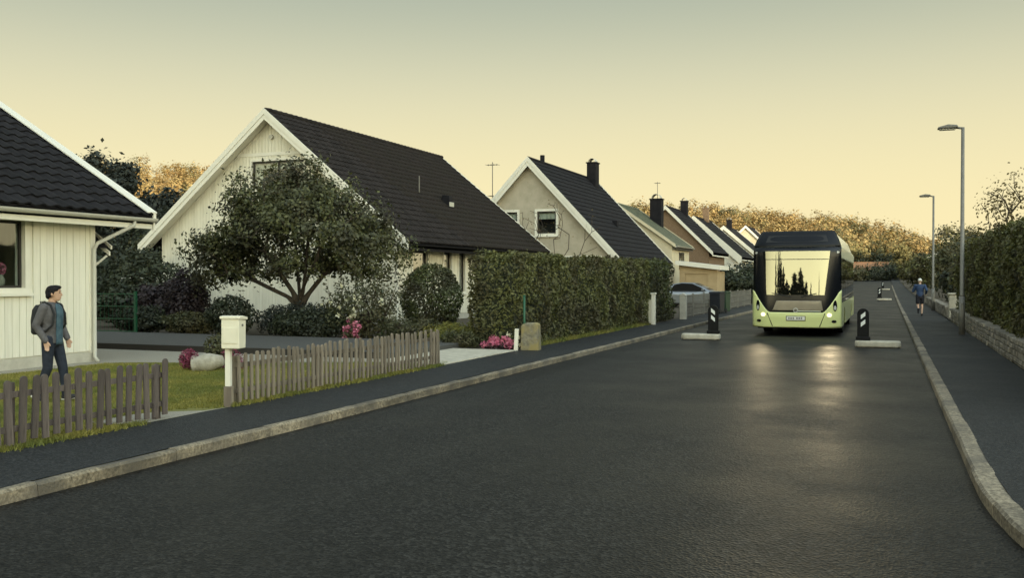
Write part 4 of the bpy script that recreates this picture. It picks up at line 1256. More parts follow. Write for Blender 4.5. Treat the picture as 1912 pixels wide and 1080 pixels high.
# belt of dark trees at the foot of the hill
for i in range(26):
    ph = -11 + i * 0.85
    r = 212 + (i * 37 % 17)
    x, y = -r * math.sin(R(ph)), r * math.cos(R(ph))
    mk_tree('belt_tree', (x, y, 1.0), 'dark green tree in the belt at the foot of the hill', random.uniform(5.5, 8.0), random.uniform(2.6, 3.6), 'leaf_dark' if i % 3 else 'leaf_autumn_dark', 1500, 0.5, 24, group='dark trees at the foot of the hill', trunk=0.1, r_tip=0.03)

# lawn grass
def grass(name, label, n, fn, h, m='grass'):
    u = rng.random((n, 2))
    P = fn(u)
    ang = rng.random(n) * 6.283
    w = 0.006 * (0.7 + rng.random(n)); hh = h * (0.5 + rng.random(n))
    lean = rng.normal(size=(n, 2)) * hh[:, None] * 0.4
    dx = np.stack([np.cos(ang) * w, np.sin(ang) * w, np.zeros(n)], 1)
    V = np.stack([P - dx, P + dx, P + np.stack([lean[:, 0], lean[:, 1], hh], 1)], 1).reshape(-1, 3)
    o = link(name, mesh_np(name, V, np.arange(3 * n).reshape(-1, 3)), m)
    return tag(o, label, 'grass', kind='stuff')
def in_path(P):
    x, y = P[:, 0], P[:, 1]
    a = (x > -8.0 - 0.62 * np.sqrt(np.clip(1 - ((y - 8.9) / 0.95) ** 2, 0, 1))) & (y > 8.3) & (y < 9.9)
    yard = (y > 13.9 + (x + 14.86) * 0.46) & (y < 17.2)
    return ~(a | yard | (x < -14.3))
def lawn_fn(u):
    P = np.stack([-8.02 - 6.6 * u[:, 0], 4.5 + 12.4 * u[:, 1], np.full(len(u), 0.11)], 1)
    return P[in_path(P)]
def grass_at(name, label, P, h, m='grass'):
    n = len(P)
    ang = rng.random(n) * 6.283
    w = 0.005 * (0.7 + rng.random(n)); hh = h * (0.5 + rng.random(n))
    lean = rng.normal(size=(n, 2)) * hh[:, None] * 0.45
    dx = np.stack([np.cos(ang) * w, np.sin(ang) * w, np.zeros(n)], 1)
    V = np.stack([P - dx, P + dx, P + np.stack([lean[:, 0], lean[:, 1], hh], 1)], 1).reshape(-1, 3)
    o = link(name, mesh_np(name, V, np.arange(3 * n).reshape(-1, 3)), m)
    return tag(o, label, 'grass', kind='stuff')
grass_at('lawn_grass', 'short green lawn grass behind the picket fences', lawn_fn(rng.random((230000, 2))), 0.032)
ve = np.stack([-7.97 + rng.normal(size=9000) * 0.05, 4 + 12.3 * rng.random(9000), np.full(9000, 0.11)], 1)
ve = ve[~((ve[:, 1] > 8.5) & (ve[:, 1] < 10.0))]
grass_at('verge_grass', 'ragged grass along the foot of the picket fences', ve, 0.055)
vh = np.stack([-8.08 + rng.normal(size=5000) * 0.06, 21.0 + 13 * rng.random(5000), np.full(5000, 0.11)], 1)
grass_at('hedge_foot_grass', 'weeds along the foot of the long hedge', vh, 0.09)
# ------------------------------------------------------------------ fences, posts, walls
def picket_fence(name, label, x, y0, y1, pitch, w, h, m, posts, lean=0.0):
    root = empty(name, (x, y0, 0.11), 0, label, 'fence')
    def pk(hh, ww_):
        n = 6
        pts = [(-ww_ / 2, 0.05), (ww_ / 2, 0.05)] + [(ww_ / 2 * math.cos(math.pi * k / n), hh - ww_ / 2 + ww_ / 2 * math.sin(math.pi * k / n)) for k in range(n + 1)]
        return MB().prism(pts, 'x', 0.0, 0.022)
    shapes = []
    for k in range(4):
        me = pk(h * (1 + 0.02 * k - 0.03), w * (1 + 0.04 * k - .06)).mesh('picket')
        me.materials.append(MATS[m]); shapes.append(me)
    n = int((y1 - y0) / pitch)
    for i in range(n + 1):
        o = bpy.data.objects.new('picket', random.choice(shapes))
        C.objects.link(o); o.parent = root
        o.location = (0.026 + random.uniform(0, 0.006), i * pitch + random.uniform(-0.008, 0.008), random.uniform(-0.02, 0.02))
        o.rotation_euler = (random.gauss(0, 0.022), random.gauss(0, 0.02) + lean, 0)
    for z in (h * 0.27, h * 0.76):
        MB().box(-0.012, 0.024, -0.04, y1 - y0 + 0.04, z - 0.03, z + 0.03).build('rail', m, root, bevel=0.004)
    for yp in posts:
        MB().box(-0.085, -0.014, yp - y0 - 0.04, yp - y0 + 0.04, -0.1, h * 0.93).build('post', m, root, bevel=0.006)
    return root
picket_fence('picket_fence', 'weathered grey picket fence in front of the walking person', -8.06, 4.6, 8.88, 0.142, 0.076, 0.70, 'fence_wood', (4.8, 6.8, 8.82))
picket_fence('picket_fence', 'weathered picket fence running right from the mailbox to the driveway', -8.02, 10.22, 16.2, 0.122, 0.058, 0.70, 'fence_wood_pale', (10.25, 12.2, 14.2, 16.15))

mbx = empty('mailbox', (-8.02, 10.04, 0.1), R(12), 'pale yellow mailbox with a lid on a white post', 'mailbox')
MB().box(-0.035, 0.035, -0.035, 0.035, 0.28, 0.78).build('post', 'white_paint', mbx, bevel=0.006)
MB().box(-0.05, 0.05, -0.05, 0.05, 0.0, 0.279).build('post_foot', 'fence_wood_pale', mbx, bevel=0.01)
bx = MB().prism([(-0.095, 0.78), (0.10, 0.78), (0.112, 1.15), (-0.095, 1.165)], 'x', -0.055, 0.195).build('box', 'mailbox_paint', mbx, bevel=0.01)
MB().prism([(-0.11, 1.167), (0.13, 1.152), (0.135, 1.188), (0.0, 1.21), (-0.11, 1.205)], 'x', -0.07, 0.21).build('lid', 'mailbox_paint', mbx, bevel=0.008)
MB().box(-0.03, 0.17, -0.104, -0.097, 0.85, 1.06).build('front_panel', 'mailbox_paint', bx, bevel=0.004)
MB().box(0.196, 0.201, -0.02, 0.02, 1.07, 1.10).build('lock', 'steel', bx)

# urn lying on the lawn with heather spilling out
ur = empty('stone_urn', (-11.5, 13.72, 0.12), R(20), 'pale stone urn lying on its side on lawn', 'urn'); ur.scale = (0.85,) * 3
Mx = Matrix.Translation((0.36, 0, 0.21)) @ Matrix.Rotation(R(-98), 4, 'Y')
MB().lathe([(0.06, -0.06), (0.11, -0.04), (0.14, 0.05), (0.195, 0.22), (0.205, 0.34), (0.17, 0.47), (0.165, 0.52), (0.20, 0.56), (0.20, 0.585), (0.165, 0.585), (0.14, 0.5), (0.165, 0.36), (0.1, 0.1)], 24, Mx).build('urn', 'urn_clay', ur, smooth=True)
hn = empty('heather_plant', (-11.76, 13.62, 0.14), 0, 'dark red heather spilling from the mouth of the urn', 'plant')
leaf_obj('heather_sprigs', sph(1500) * rng.random((1500, 1)) ** 0.5 * np.array([0.17, 0.2, 0.19]) + np.array([0.0, 0, 0.19]), 0.05, 'heather', hn, aspect=0.3)
h2n = empty('heather_plant', (-11.3, 14.25, 0.12), 0, 'dark red heather clump behind the urn', 'plant')
leaf_obj('heather_sprigs', np.abs(sph(1500)) * np.array([1, 1, 1]) * rng.random((1500, 1)) * np.sign(rng.normal(size=(1500, 3)) * np.array([1, 1, 0]) + np.array([0, 0, 1])) * np.array([0.32, 0.2, 0.42]), 0.05, 'heather', h2n, aspect=0.3)
bush('potted_shrub', (-11.75, 14.45, 0.12), 'small light green plant standing up behind the urn', (0.3, 0.24, 0.33), 'leaf_mid', 900, 0.07, fill=0.2, cat='plant')

# gate posts by the hedges
sp_ = MB()
sp_.prism([(-0.22, 0), (0.22, 0), (0.2, 0.62), (0.12, 0.66), (-0.1, 0.65), (-0.2, 0.6)], 'y', -0.17, 0.17)
o = sp_.build('stone_post', 'old_stone', loc=(-7.75, 20.6, 0.1), bevel=0.03, segs=3); o.rotation_euler = (0, 0, R(8))
tag(o, 'lichen-spotted stone gate post at the near end of the hedge', 'post')
o = MB().box(-0.045, 0.045, -0.03, 0.03, 0, 0.52).build('timber_post', 'white_wood', loc=(-8.02, 20.32, 0.1), bevel=0.008); o.rotation_euler = (0, R(3), 0)
tag(o, 'short pale timber post beside the lichen-spotted stone post', 'post')
def pole(loc, h, label, r=0.028):
    p = empty('metal_fence_post', loc, 0, label, 'post')
    MB().tube([(0, 0, -0.05), (0, 0, h)], r, 10).build('shaft', 'green_paint', p, smooth=True)
    MB().tube([(0, 0, h), (0, 0, h + 0.02)], [r * 1.25, r * 0.8], 10).build('cap', 'green_paint', p)
    for k in range(3):
        MB().tube([(r, 0, h * (0.25 + 0.25 * k)), (r + 0.03, 0, h * (0.25 + 0.25 * k))], 0.008, 6).build('wire_lug', 'green_paint', p)
    return p
pole((-8.05, 20.95, 0.1), 1.28, 'bright green metal fence post at the hedge end')
pole((-13.85, 24.3, 0.1), 1.35, 'bright green metal fence post left of the round bush')
wp = empty('white_gate_post', (-8.0, 33.6, 0.1), 0, 'white gate post with pale panel at the hedge far end', 'gate')
MB().box(0.06, 0.2, -0.07, 0.07, 0, 1.12).build('post', 'white_paint', wp, bevel=0.01)
MB().box(0.03, 0.23, -0.1, 0.1, 1.122, 1.17).build('post_cap', 'white_paint', wp, bevel=0.01)
for k in range(5):
    MB().box(-0.42 + k * 0.095, -0.42 + k * 0.095 + 0.085, -0.015, 0.01, 0.06, 0.92).build('slat', 'cream_wood', wp)
MB().box(-0.43, 0.059, 0.011, 0.04, 0.75, 0.83).box(-0.43, 0.059, 0.011, 0.04, 0.15, 0.23).build('rail', 'cream_wood', wp)
o = MB().box(-0.13, 0.13, -0.13, 0.13, 0, 0.98).prism([(-0.15, 0.981), (0.15, 0.981), (0, 1.1)], 'y', -0.15, 0.15).build('concrete_post', 'plinth', loc=(-7.75, 38.4, 0.1), bevel=0.015)
tag(o, 'grey concrete gate post where the wire fence begins', 'post')

# wire fence in front of the parked car
def wire_fence(name, label, pts, h, m, bar=0.11, rb=0.008, wires=4, postm=None):
    a, b = Vector(pts[0]), Vector(pts[1])
    L = (b - a).length
    root = empty(name, a, math.atan2((b - a).y, (b - a).x), label, 'fence')
    nb = max(1, int(L / 2.4)); bay = L / nb
    for i in range(nb + 1):
        MB().box(i * bay - 0.035, i * bay + 0.035, -0.035, 0.035, -0.05, h + 0.06).build('post', postm or m, root)
    for i in range(nb):
        mb = MB()
        x = i * bay + 0.06
        while x < (i + 1) * bay - 0.05:
            mb.tube([(x, 0, 0.08), (x, 0, h)], rb, 4, cap=False); x += bar
        for k in range(wires):
            z = 0.1 + (h - 0.12) * k / (wires - 1)
            mb.box(i * bay + 0.036, (i + 1) * bay - 0.036, -0.012, 0.012, z - 0.012, z + 0.012)
        tag(mb.build('fence_panel', m, root), kind='stuff')
    return root
wire_fence('railing_fence', 'grey railing fence in front of the parked car', [(-7.95, 38.8, 0.1), (-7.9, 60.0, 0.14)], 0.98, 'steel', bar=0.10)
wire_fence('wire_fence', 'dark green wire fence beside the left house driveway', [(-30.0, 21.9, 0.1), (-20.9, 21.9, 0.1)], 1.25, 'green_paint', bar=0.16, rb=0.004)

# low stone wall under the right hedge
wl_ = empty('stone_wall', (2.34, 13.0, 0.1), 0, 'low grey stone wall under the overgrown hedge', 'wall')
MB().box(0.06, 0.34, 0.0, 28.0, -0.05, 0.47).build('core', 'mortar', wl_)
rows = [0.0, 0.15, 0.285, 0.40]
zt = [0.14, 0.275, 0.392, 0.51]
cnt = 0
for r_ in range(4):
    y = random.uniform(0, 0.2)
    while y < 27.6:
        L = random.uniform(0.28, 0.55) if y < 22 else random.uniform(0.5, 0.9)
        d = random.uniform(0.0, 0.035)
        j = lambda a=0.012: random.uniform(-a, a)
        x0 = 0.035 - d
        mb = MB()
        z0, z1 = rows[r_] + 0.004, zt[r_] - 0.004
        mb.add([(x0 + j(), y + 0.008, z0), (0.33, y + 0.008, z0), (0.33, y + L - 0.008, z0), (x0 + j(), y + L - 0.008, z0),
                (x0 + j(), y + 0.008 + abs(j()), z1 + j(.008)), (0.33, y + 0.008, z1), (0.33, y + L - 0.008, z1), (x0 + j(), y + L - 0.008 - abs(j()), z1 + j(.008))],
               [(3, 2, 1, 0), (4, 5, 6, 7), (0, 1, 5, 4), (1, 2, 6, 5), (2, 3, 7, 6), (3, 0, 4, 7)])
        mb.build('stone', 'stone', wl_, bevel=0.012, segs=1)
        y += L
# second stretch beyond the gap
wl2 = empty('stone_wall', (2.36, 44.5, 0.1), 0, 'low pale stone wall by the second lamp post', 'wall')
MB().box(0.05, 0.34, 0.0, 22.0, -0.05, 0.46).build('core', 'mortar', wl2)
for r_ in range(3):
    y = random.uniform(0, 0.3)
    while y < 21:
        L = random.uniform(0.6, 1.1)
        MB().box(0.02 + random.uniform(-.02, .015), 0.33, y + 0.01, y + L - 0.01, 0.165 * r_ + 0.005, 0.165 * (r_ + 1) - 0.005).build('stone', 'stone', wl2)
        y += L
gp_ = MB().box(-0.2, 0.2, -0.2, 0.2, 0, 1.0).box(-0.24, 0.24, -0.24, 0.24, 1.003, 1.08).build('gate_pillar', 'concrete', loc=(2.65, 43.6, 0.1), bevel=0.02)
tag(gp_, 'pale square gate pillar between the two stone walls', 'pillar')

# street lamps
def street_lamp(loc, label, h=6.2):
    r = empty('street_lamp', loc, 0, label, 'lamp', 'street lamps on the right pavement')
    MB().tube([(0, 0, 0), (0, 0, 1.15)], 0.085, 14).build('base_sleeve', 'steel', r, smooth=True)
    MB().tube([(0, 0, 1.15), (0, 0, 1.2), (0, 0, h)], [0.085, 0.062, 0.048], 12).build('pole', 'steel', r, smooth=True)
    MB().tube([(0, 0, h - 0.03), (-0.22, 0, h + 0.01)], 0.035, 8).build('arm', 'steel', r)
    hd = MB().prism([(-0.12, h - 0.02), (-0.15, h + 0.07), (-0.4, h + 0.10), (-0.68, h + 0.03), (-0.70, h - 0.03)], 'y', -0.14, 0.14).build('lamp_head', 'lamp_head', r, bevel=0.03)
    MB().box(-0.64, -0.2, -0.10, 0.10, h - 0.06, h - 0.031).build('lens', 'lamp_lens', hd, bevel=0.012)
    MB().box(-0.03, 0.03, -0.088, -0.084, 0.55, 0.95).build('service_door', 'steel', r)
    return r
street_lamp((2.1, 31.0, 0.11), 'nearer street lamp standing against the right hedge')
street_lamp((2.27, 53.7, 0.11), 'farther street lamp beside the running person', 6.0)

# road narrowing islands with bollards
def island(loc, side, label, blabel, sc=1.0):
    zz = zroad(loc[1]) + 0.004
    kb = MB()
    L, D = 1.12 * sc, 0.42 * sc
    pts = [(-L / 2, -D / 2 + .08), (-L / 2 + .1, -D / 2), (L / 2 - .1, -D / 2), (L / 2, -D / 2 + .08), (L / 2, D / 2 - .08), (L / 2 - .1, D / 2), (-L / 2 + .1, D / 2), (-L / 2, D / 2 - .08)]
    kb.prism(pts, 'z', 0, 0.17)
    o = kb.build('traffic_island', 'concrete', loc=(loc[0], loc[1], zz), bevel=0.045, segs=3)
    tag(o, label, 'traffic island')
    bo = empty('bollard', (loc[0] + side * (L / 2 - 0.2), loc[1], zz + 0.17), 0, blabel, 'bollard')
    n = 8; w = 0.145; h = 0.84
    pts = [(-w, 0), (w, 0)] + [(w * math.cos(math.pi * k / n), h - w + w * math.sin(math.pi * k / n)) for k in range(n + 1)]
    MB().prism(pts, 'y', -0.06, 0.06).build('panel', 'bollard', bo, bevel=0.015)
    MB().box(-0.18, 0.18, -0.09, 0.09, 0.0, 0.10).build('foot', 'bollard', bo, bevel=0.02)
    for z in (0.40, 0.60):
        s_ = 1 if side > 0 else -1
        MB().prism([(-0.055, z + s_ * 0.045), (0.055, z - s_ * 0.045), (0.055, z - s_ * 0.045 + 0.11), (-0.055, z + s_ * 0.045 + 0.11)], 'y', -0.066, -0.0605).build('reflector', 'reflector', bo)
island((-5.05, 27.6), 1, 'pale concrete island at the left kerb before the bus', 'black bollard with two white bars left of the bus')
island((-0.2, 26.15), -1, 'pale concrete island on the road right of the bus', 'black bollard with two white bars right of the bus')
island((-0.15, 78.0), -1, 'small far concrete island up the road beyond the bus', 'small far black bollard up the road beyond the bus', 0.95)
island((-0.1, 122.0), -1, 'tiny farthest concrete island near the end of the road', 'tiny farthest bollard near the end of the road', 0.9)

# white folding rack in the garden
rk = empty('clothes_rack', (-28.3, 29.6, 0.1), R(30), 'white metal A-frame rack standing among the garden bushes', 'rack')
for x in (-0.5, 0.5, 0.9):
    MB().tube([(x - 0.35, 0, 0), (x, 0, 1.72), (x + 0.35, 0, 0)], 0.03, 6).build('leg_frame', 'white_paint', rk)
MB().tube([(-0.5, 0, 1.7), (0.9, 0, 1.7)], 0.025, 6).build('crossbar', 'white_paint', rk)
MB().tube([(-0.75, 0.0, 0.6), (1.15, 0, 0.6)], 0.018, 6).build('crossbar', 'white_paint', rk)

# bins
def bin_(loc, m, label):
    b = empty('wheeled_bin', loc, R(75), label, 'bin')
    MB().prism([(-0.24, 0.06), (0.24, 0.06), (0.29, 0.95), (-0.29, 0.95)], 'y', -0.27, 0.27).build('body', m, b, bevel=0.03)
    MB().prism([(-0.31, 0.952), (0.31, 0.952), (0.31, 0.99), (0.1, 1.05), (-0.31, 1.04)], 'y', -0.29, 0.29).build('lid', m, b, bevel=0.015)
    for s_ in (-1, 1):
        MB().tube([(-0.24, s_ * 0.24, 0.1), (-0.24, s_ * 0.29, 0.1)], 0.1, 14).build('wheel', 'rubber', b)
    MB().tube([(-0.36, -0.25, 0.96), (-0.36, 0.25, 0.96)], 0.018, 8).build('handle', m, b)
bin_((-7.5, 45.2, 0.115), 'bin_dark', 'dark blue-black wheeled bin at the railing fence')
bin_((-7.45, 46.6, 0.115), 'bin_green', 'dark green wheeled bin next to the dark one')

# ------------------------------------------------------------------ parked car
car = empty('parked_car', (-12.5, 54.6, 0.1), 0, 'silver grey car parked behind the railing fence', 'car')
prof = [(0.0, 0.35), (0.02, 0.72), (0.18, 0.92), (0.55, 1.0), (0.95, 1.36), (1.5, 1.46), (2.2, 1.44), (2.75, 1.22), (3.2, 0.98), (3.9, 0.86), (4.2, 0.68), (4.25, 0.35)]
def car_pt(u, v):
    i = u * (len(prof) - 1); k = min(int(i), len(prof) - 2); t = i - k
    x = prof[k][0] * (1 - t) + prof[k + 1][0] * t; ztop = prof[k][1] * (1 - t) + prof[k + 1][1] * t
    # cross-section from the left sill over the top to the right sill
    a = v * 2 - 1
    zb = min(ztop, 0.95)
    half = 0.86 - 0.10 * abs(2 * (x / 4.25) - 1) ** 4
    q = abs(a)
    if q > 0.5:
        f = (q - 0.5) / 0.5
        y = half; z = zb + (0.28 - zb) * f
    else:
        f = q / 0.5
        y = half * (1 - 0.22 * (ztop - zb) / 0.5) * min(1, f * 1.12) if ztop > 0.97 else half * f
        z = ztop - (ztop - zb) * max(0, (f - 0.8) / 0.2)
    return (x, math.copysign(y, a), z)
MB().grid(car_pt, 44, 24).build('body', 'car_silver', car, smooth=True)
MB().box(0.1, 4.15, -0.80, 0.80, 0.2, 0.36).build('underbody', 'bus_dull', car)
for s_ in (-1, 1):
    yy = s_ * 0.795
    g_ = [(0.85, 0.99), (1.12, 1.33), (1.55, 1.41), (2.15, 1.39), (2.62, 1.19), (2.95, 0.99)]
    MB().prism(g_, 'y', s_ * 0.76, s_ * 0.80).build('side_window', 'bus_black', car)
    for xw in (0.78, 3.4):
        wh = MB().tube([(xw, s_ * 0.70, 0.31), (xw, s_ * 0.87, 0.31)], 0.31, 20).build('wheel', 'rubber', car)
        MB().tube([(xw, s_ * 0.871, 0.31), (xw, s_ * 0.885, 0.31)], 0.19, 16).build('rim', 'rim', wh)
    MB().ball((4.1, s_ * 0.62, 0.70), (0.1, 0.16, 0.07)).build('headlight', 'lamp_clear', car, smooth=True)
    MB().box(2.7, 2.82, s_ * 0.87, s_ * 1.0, 0.98, 1.08).build('mirror', 'car_silver', car, bevel=0.02)
MB().add([(2.28, -0.6, 1.435), (2.28, 0.6, 1.435), (3.12, 0.70, 1.035), (3.12, -0.70, 1.035)], [(0, 1, 2, 3)]).build('windscreen', 'bus_black', car)
MB().add([(0.9, -0.6, 1.345), (0.9, 0.6, 1.345), (0.56, 0.70, 1.04), (0.56, -0.70, 1.04)], [(3, 2, 1, 0)]).build('rear_window', 'bus_black', car)
# ------------------------------------------------------------------ the bus
bus = empty('city_bus', (-2.60, 30.2, 0.004), 0, 'lime green and black city bus driving towards the viewpoint', 'bus')
HW = 1.32
def yf(x, z):
    y = 0.24 * (min(abs(x), HW) / HW) ** 5.5
    if z > 1.0: y += (z - 1.0) * 0.05
    if z > 2.72: y += (z - 2.72) * 0.55
    if z < 0.6: y += (0.6 - z) * 0.12
    return y
def patch(name, m, x0, x1, zb, zt, off, nx=28, nz=14, parent=bus, solid=0.02, smooth=True):
    """curved panel on the bus front; zb, zt are functions of x (or numbers); x0, x1 numbers or functions of v"""
    fz = lambda f, x: f(x) if callable(f) else f
    def fn(u, v):
        a = x0(v) if callable(x0) else x0
        b = x1(v) if callable(x1) else x1
        x = a + (b - a) * u
        z = fz(zb, x) + (fz(zt, x) - fz(zb, x)) * v
        return (x, yf(x, z) - off, z)
    return MB().grid(fn, nx, nz).build(name, m, parent, smooth=smooth, solid=solid)
mask = patch('front_mask', 'bus_black', -1.31, 1.31, 0.55, 2.76, 0.0)
def bump_top(x):
    t = min(1, max(0, (abs(x) - 0.80) / 0.5))
    return 0.735 + 0.70 * t ** 1.25
bump = patch('bumper', 'bus_green', -1.325, 1.325, 0.27, bump_top, 0.03, nx=44)
ws = patch('windscreen', 'windscreen', lambda v: -0.88 - 0.14 * v, lambda v: 0.84 + 0.16 * v, 1.28, 2.64, 0.022, solid=0.0)
patch('screen_seam', 'bus_black', -0.98, 0.96, 2.375, 2.395, 0.028, nz=1, parent=ws, solid=0.004)
mat('flap_painted_reflection', (0.26, 0.22, 0.16), (0.33, 0.28, 0.205), scale=2, rough=0.22, coat=0.3)  # beige paints in the road's reflection on the glossy black lower front
patch('front_reflection_patch', 'flap_painted_reflection', lambda v: -0.70 + 0.12 * v, lambda v: 0.80 - 0.05 * v, 0.80, 1.10, 0.024, parent=mask)
patch('flap_strip', 'bus_pale', 0.02, 0.74, 0.765, 0.79, 0.026, nz=1, parent=mask)
# roof dome above the screen
def dome(u, v):
    z = 2.765 + 0.515 * v
    hw_ = 1.30 - 0.21 * v ** 1.4
    x = -hw_ + 2 * hw_ * u
    return (x, yf(x, min(z, 2.72)) + 0.02 + 0.55 * max(0, v - 0.1) ** 1.3 + 0.06 * (abs(x) / 1.3) ** 3, z)
dm = MB().grid(dome, 28, 10).build('roof_dome', 'bus_dome', bus, smooth=True, solid=0.02)
def dome_in(u, v):
    vv = 0.30 + 0.42 * v
    p = dome(0.13 + 0.74 * u, vv)
    return (p[0], p[1] - 0.022 + 0.045 * math.sin(math.pi * v) * math.sin(math.pi * u), p[2])
MB().grid(dome_in, 24, 8).build('dome_recess', 'bus_dull', dm, smooth=True)
def dome_lip(u, v):
    p = dome(0.06 + 0.88 * u, 0.02 + 0.06 * v)
    return (p[0], p[1] - 0.024, p[2])
MB().grid(dome_lip, 24, 1).build('sign_lip', 'bus_dull', dm, smooth=True)
# body behind the front
MB().box(-1.285, 1.285, 0.62, 11.9, 0.45, 2.70).build('body_frame', 'bus_dull', bus)
arch = lambda y, r=0.56: [(y + r * math.cos(a), 0.30 + r * math.sin(a)) for a in np.linspace(0, math.pi, 9)]
low = [(0.30, 0.27), (0.30, 1.02), (12.0, 1.02), (12.0, 0.27)] + arch(8.9) + arch(2.75)
for s_ in (1, -1):
    link('side_panel', panel(low, [], lambda a, b, d: (s_ * (1.292 + d), a, b), 0.028), 'bus_green', bus)
    MB().box(*sorted((s_ * 1.292, s_ * 1.316)), 0.36, 12.0, 2.42, 2.72).build('cant_rail', 'bus_pale', bus, bevel=0.01)
    MB().prism([(s_ * 1.30, 2.722), (s_ * 1.12, 3.20), (s_ * 1.08, 3.20), (s_ * 1.24, 2.722)], 'y', 0.95, 10.6).build('roof_fairing', 'bus_pale', bus)
    for k in range(7):
        y0_ = 0.42 + k * 1.66
        MB().box(*sorted((s_ * 1.294, s_ * 1.306)), y0_, y0_ + 1.58, 1.05, 2.39).build('side_window', 'bus_window', bus)
    for yw in (2.75, 8.9):
        w_ = MB().tube([(s_ * 1.0, yw, 0.48), (s_ * 1.27, yw, 0.48)], 0.48, 28).build('wheel', 'rubber', bus, smooth=False)
        MB().tube([(s_ * 1.271, yw, 0.48), (s_ * 1.288, yw, 0.48)], [0.29, 0.24], 20).build('rim', 'rim', w_)
MB().box(-1.30, 1.30, 0.98, 11.95, 2.705, 2.80).build('roof', 'bus_pale', bus, bevel=0.04)
MB().box(-1.05, 1.05, 1.1, 10.4, 2.81, 3.19).build('roof_battery_pack', 'bus_dull', bus, bevel=0.05)
MB().box(-1.30, 1.30, 11.905, 12.02, 0.3, 2.72).build('rear_panel', 'bus_green', bus, bevel=0.05)
MB().box(-1.18, 1.18, 0.30, 11.5, 0.22, 0.44).build('underbody', 'bus_dull', bus)
MB().box(-1.05, 1.05, 0.34, 0.62, 0.55, 2.55).build('cab_bulkhead', 'bus_dull', bus)
# details of the front
def disc(name, m, x, z, rx, rz_, off, parent, n=18, th=0.015):
    pts = [(x + rx * math.cos(2 * math.pi * k / n), z + rz_ * math.sin(2 * math.pi * k / n)) for k in range(n)]
    mb = MB()
    for o_ in (off, off + th):
        for p in pts: mb.v.append((p[0], yf(p[0], p[1]) - o_, p[1]))
    mb.f = [tuple(range(2 * n - 1, n - 1, -1)), tuple(range(n))] + [(i, (i + 1) % n, n + (i + 1) % n, n + i) for i in range(n)]
    return mb.build(name, m, parent)
for s_ in (-1, 1):
    hs = disc('headlamp_housing', 'bus_black', s_ * 1.15, 0.95, 0.055, 0.17, 0.042, bus)
    disc('indicator', 'lamp_clear', s_ * 1.15, 0.89, 0.035, 0.07, 0.058, hs, th=0.008)
    hl = disc('headlight', 'headlight', s_ * 0.985, 0.665, 0.07, 0.06, 0.042, bus)
    disc('fog_lamp', 'bus_black', s_ * 1.12, 0.47, 0.07, 0.045, 0.042, bus)
    disc('marker_light', 'lamp_clear', s_ * 1.22, 2.60, 0.04, 0.035, 0.012, bus)
    ld = bpy.data.lights.new('headlight_beam', 'SPOT')
    ld.energy = 300; ld.color = (1.0, 0.80, 0.48); ld.spot_size = R(24); ld.spot_blend = 1.0; ld.shadow_soft_size = 0.10
    lo = bpy.data.objects.new('headlight_beam', ld); C.objects.link(lo); lo.parent = bus
    lo.location = (s_ * 0.985, -0.02, 0.665); lo.rotation_euler = (R(91.5), 0, R(180 + 4))
    # bumper crease
    mb = MB().tube([(s_ * 0.86, yf(0.86, 0.72) - 0.045, 0.72), (s_ * 0.70, yf(0.7, 0.30) - 0.045, 0.30)], 0.012, 6)
    mb.build('bumper_seam', 'bus_dull', bump)
pl = MB().box(-0.27, 0.27, -0.052, -0.042, 0.50, 0.615).build('licence_plate', 'plate', bus)
MB().box(-0.29, 0.29, -0.042, -0.034, 0.48, 0.63).build('plate_holder', 'bus_dull', pl)
mb = MB()
for x in (-0.20, -0.135, -0.07, 0.04, 0.105, 0.17):
    mb.box(x - 0.02, x - 0.005, -0.0545, -0.0522, 0.527, 0.59); mb.box(x + 0.004, x + 0.02, -0.0545, -0.0522, 0.527, 0.59)
tag(mb.build('plate_characters', 'eye_dark', pl), kind='stuff')
em = MB()
em.lathe([(0.05, 0), (0.075, 0), (0.075, 0.02), (0.05, 0.02), (0.05, 0.0)], 18, Matrix.Translation((0, -0.028, 0.805)) @ Matrix.Rotation(R(90), 4, 'X'))
em.build('round_emblem', 'lamp_clear', bus)
for s_, x0_, x1_ in ((1, -0.15, -0.72), (-1, 0.15, 0.62)):
    a = (x0_, yf(x0_, 1.22) - 0.05, 1.22); b = (x1_, yf(x1_, 1.33) - 0.045, 1.33)
    MB().tube([a, b], 0.014, 6).build('wiper', 'bus_dull', bus)

# ------------------------------------------------------------------ people
def remesh(name, mb, m, parent, voxel=0.012, smooth_it=6):
    me = mb.mesh(name)
    o = bpy.data.objects.new(name, me); C.objects.link(o)
    md = o.modifiers.new('r', 'REMESH'); md.mode = 'VOXEL'; md.voxel_size = voxel
    sm = o.modifiers.new('s', 'SMOOTH'); sm.iterations = smooth_it; sm.factor = 0.5
    dg = bpy.context.evaluated_depsgraph_get()
    me2 = bpy.data.meshes.new_from_object(o.evaluated_get(dg))
    bpy.data.objects.remove(o)
    me2.name = name
    return link(name, me2, m, parent, smooth=True)

def loft(mb, rings, n=18, yaw=0.0):
    """rings (cx, cy, z, a forward, b sideways)"""
    base = len(mb.v)
    for cx, cy, z, a, b in rings:
        for k in range(n):
            t = 2 * math.pi * k / n
            fx, fy = a * math.cos(t), b * math.sin(t)
            mb.v.append((cx + fx * math.cos(yaw) - fy * math.sin(yaw), cy + fx * math.sin(yaw) + fy * math.cos(yaw), z))
    for i in range(len(rings) - 1):
        for k in range(n):
            k2 = (k + 1) % n
            mb.f.append((base + i * n + k, base + i * n + k2, base + (i + 1) * n + k2, base + (i + 1) * n + k))
    mb.f.append(tuple(base + k for k in range(n - 1, -1, -1)))
    mb.f.append(tuple(base + (len(rings) - 1) * n + k for k in range(n)))

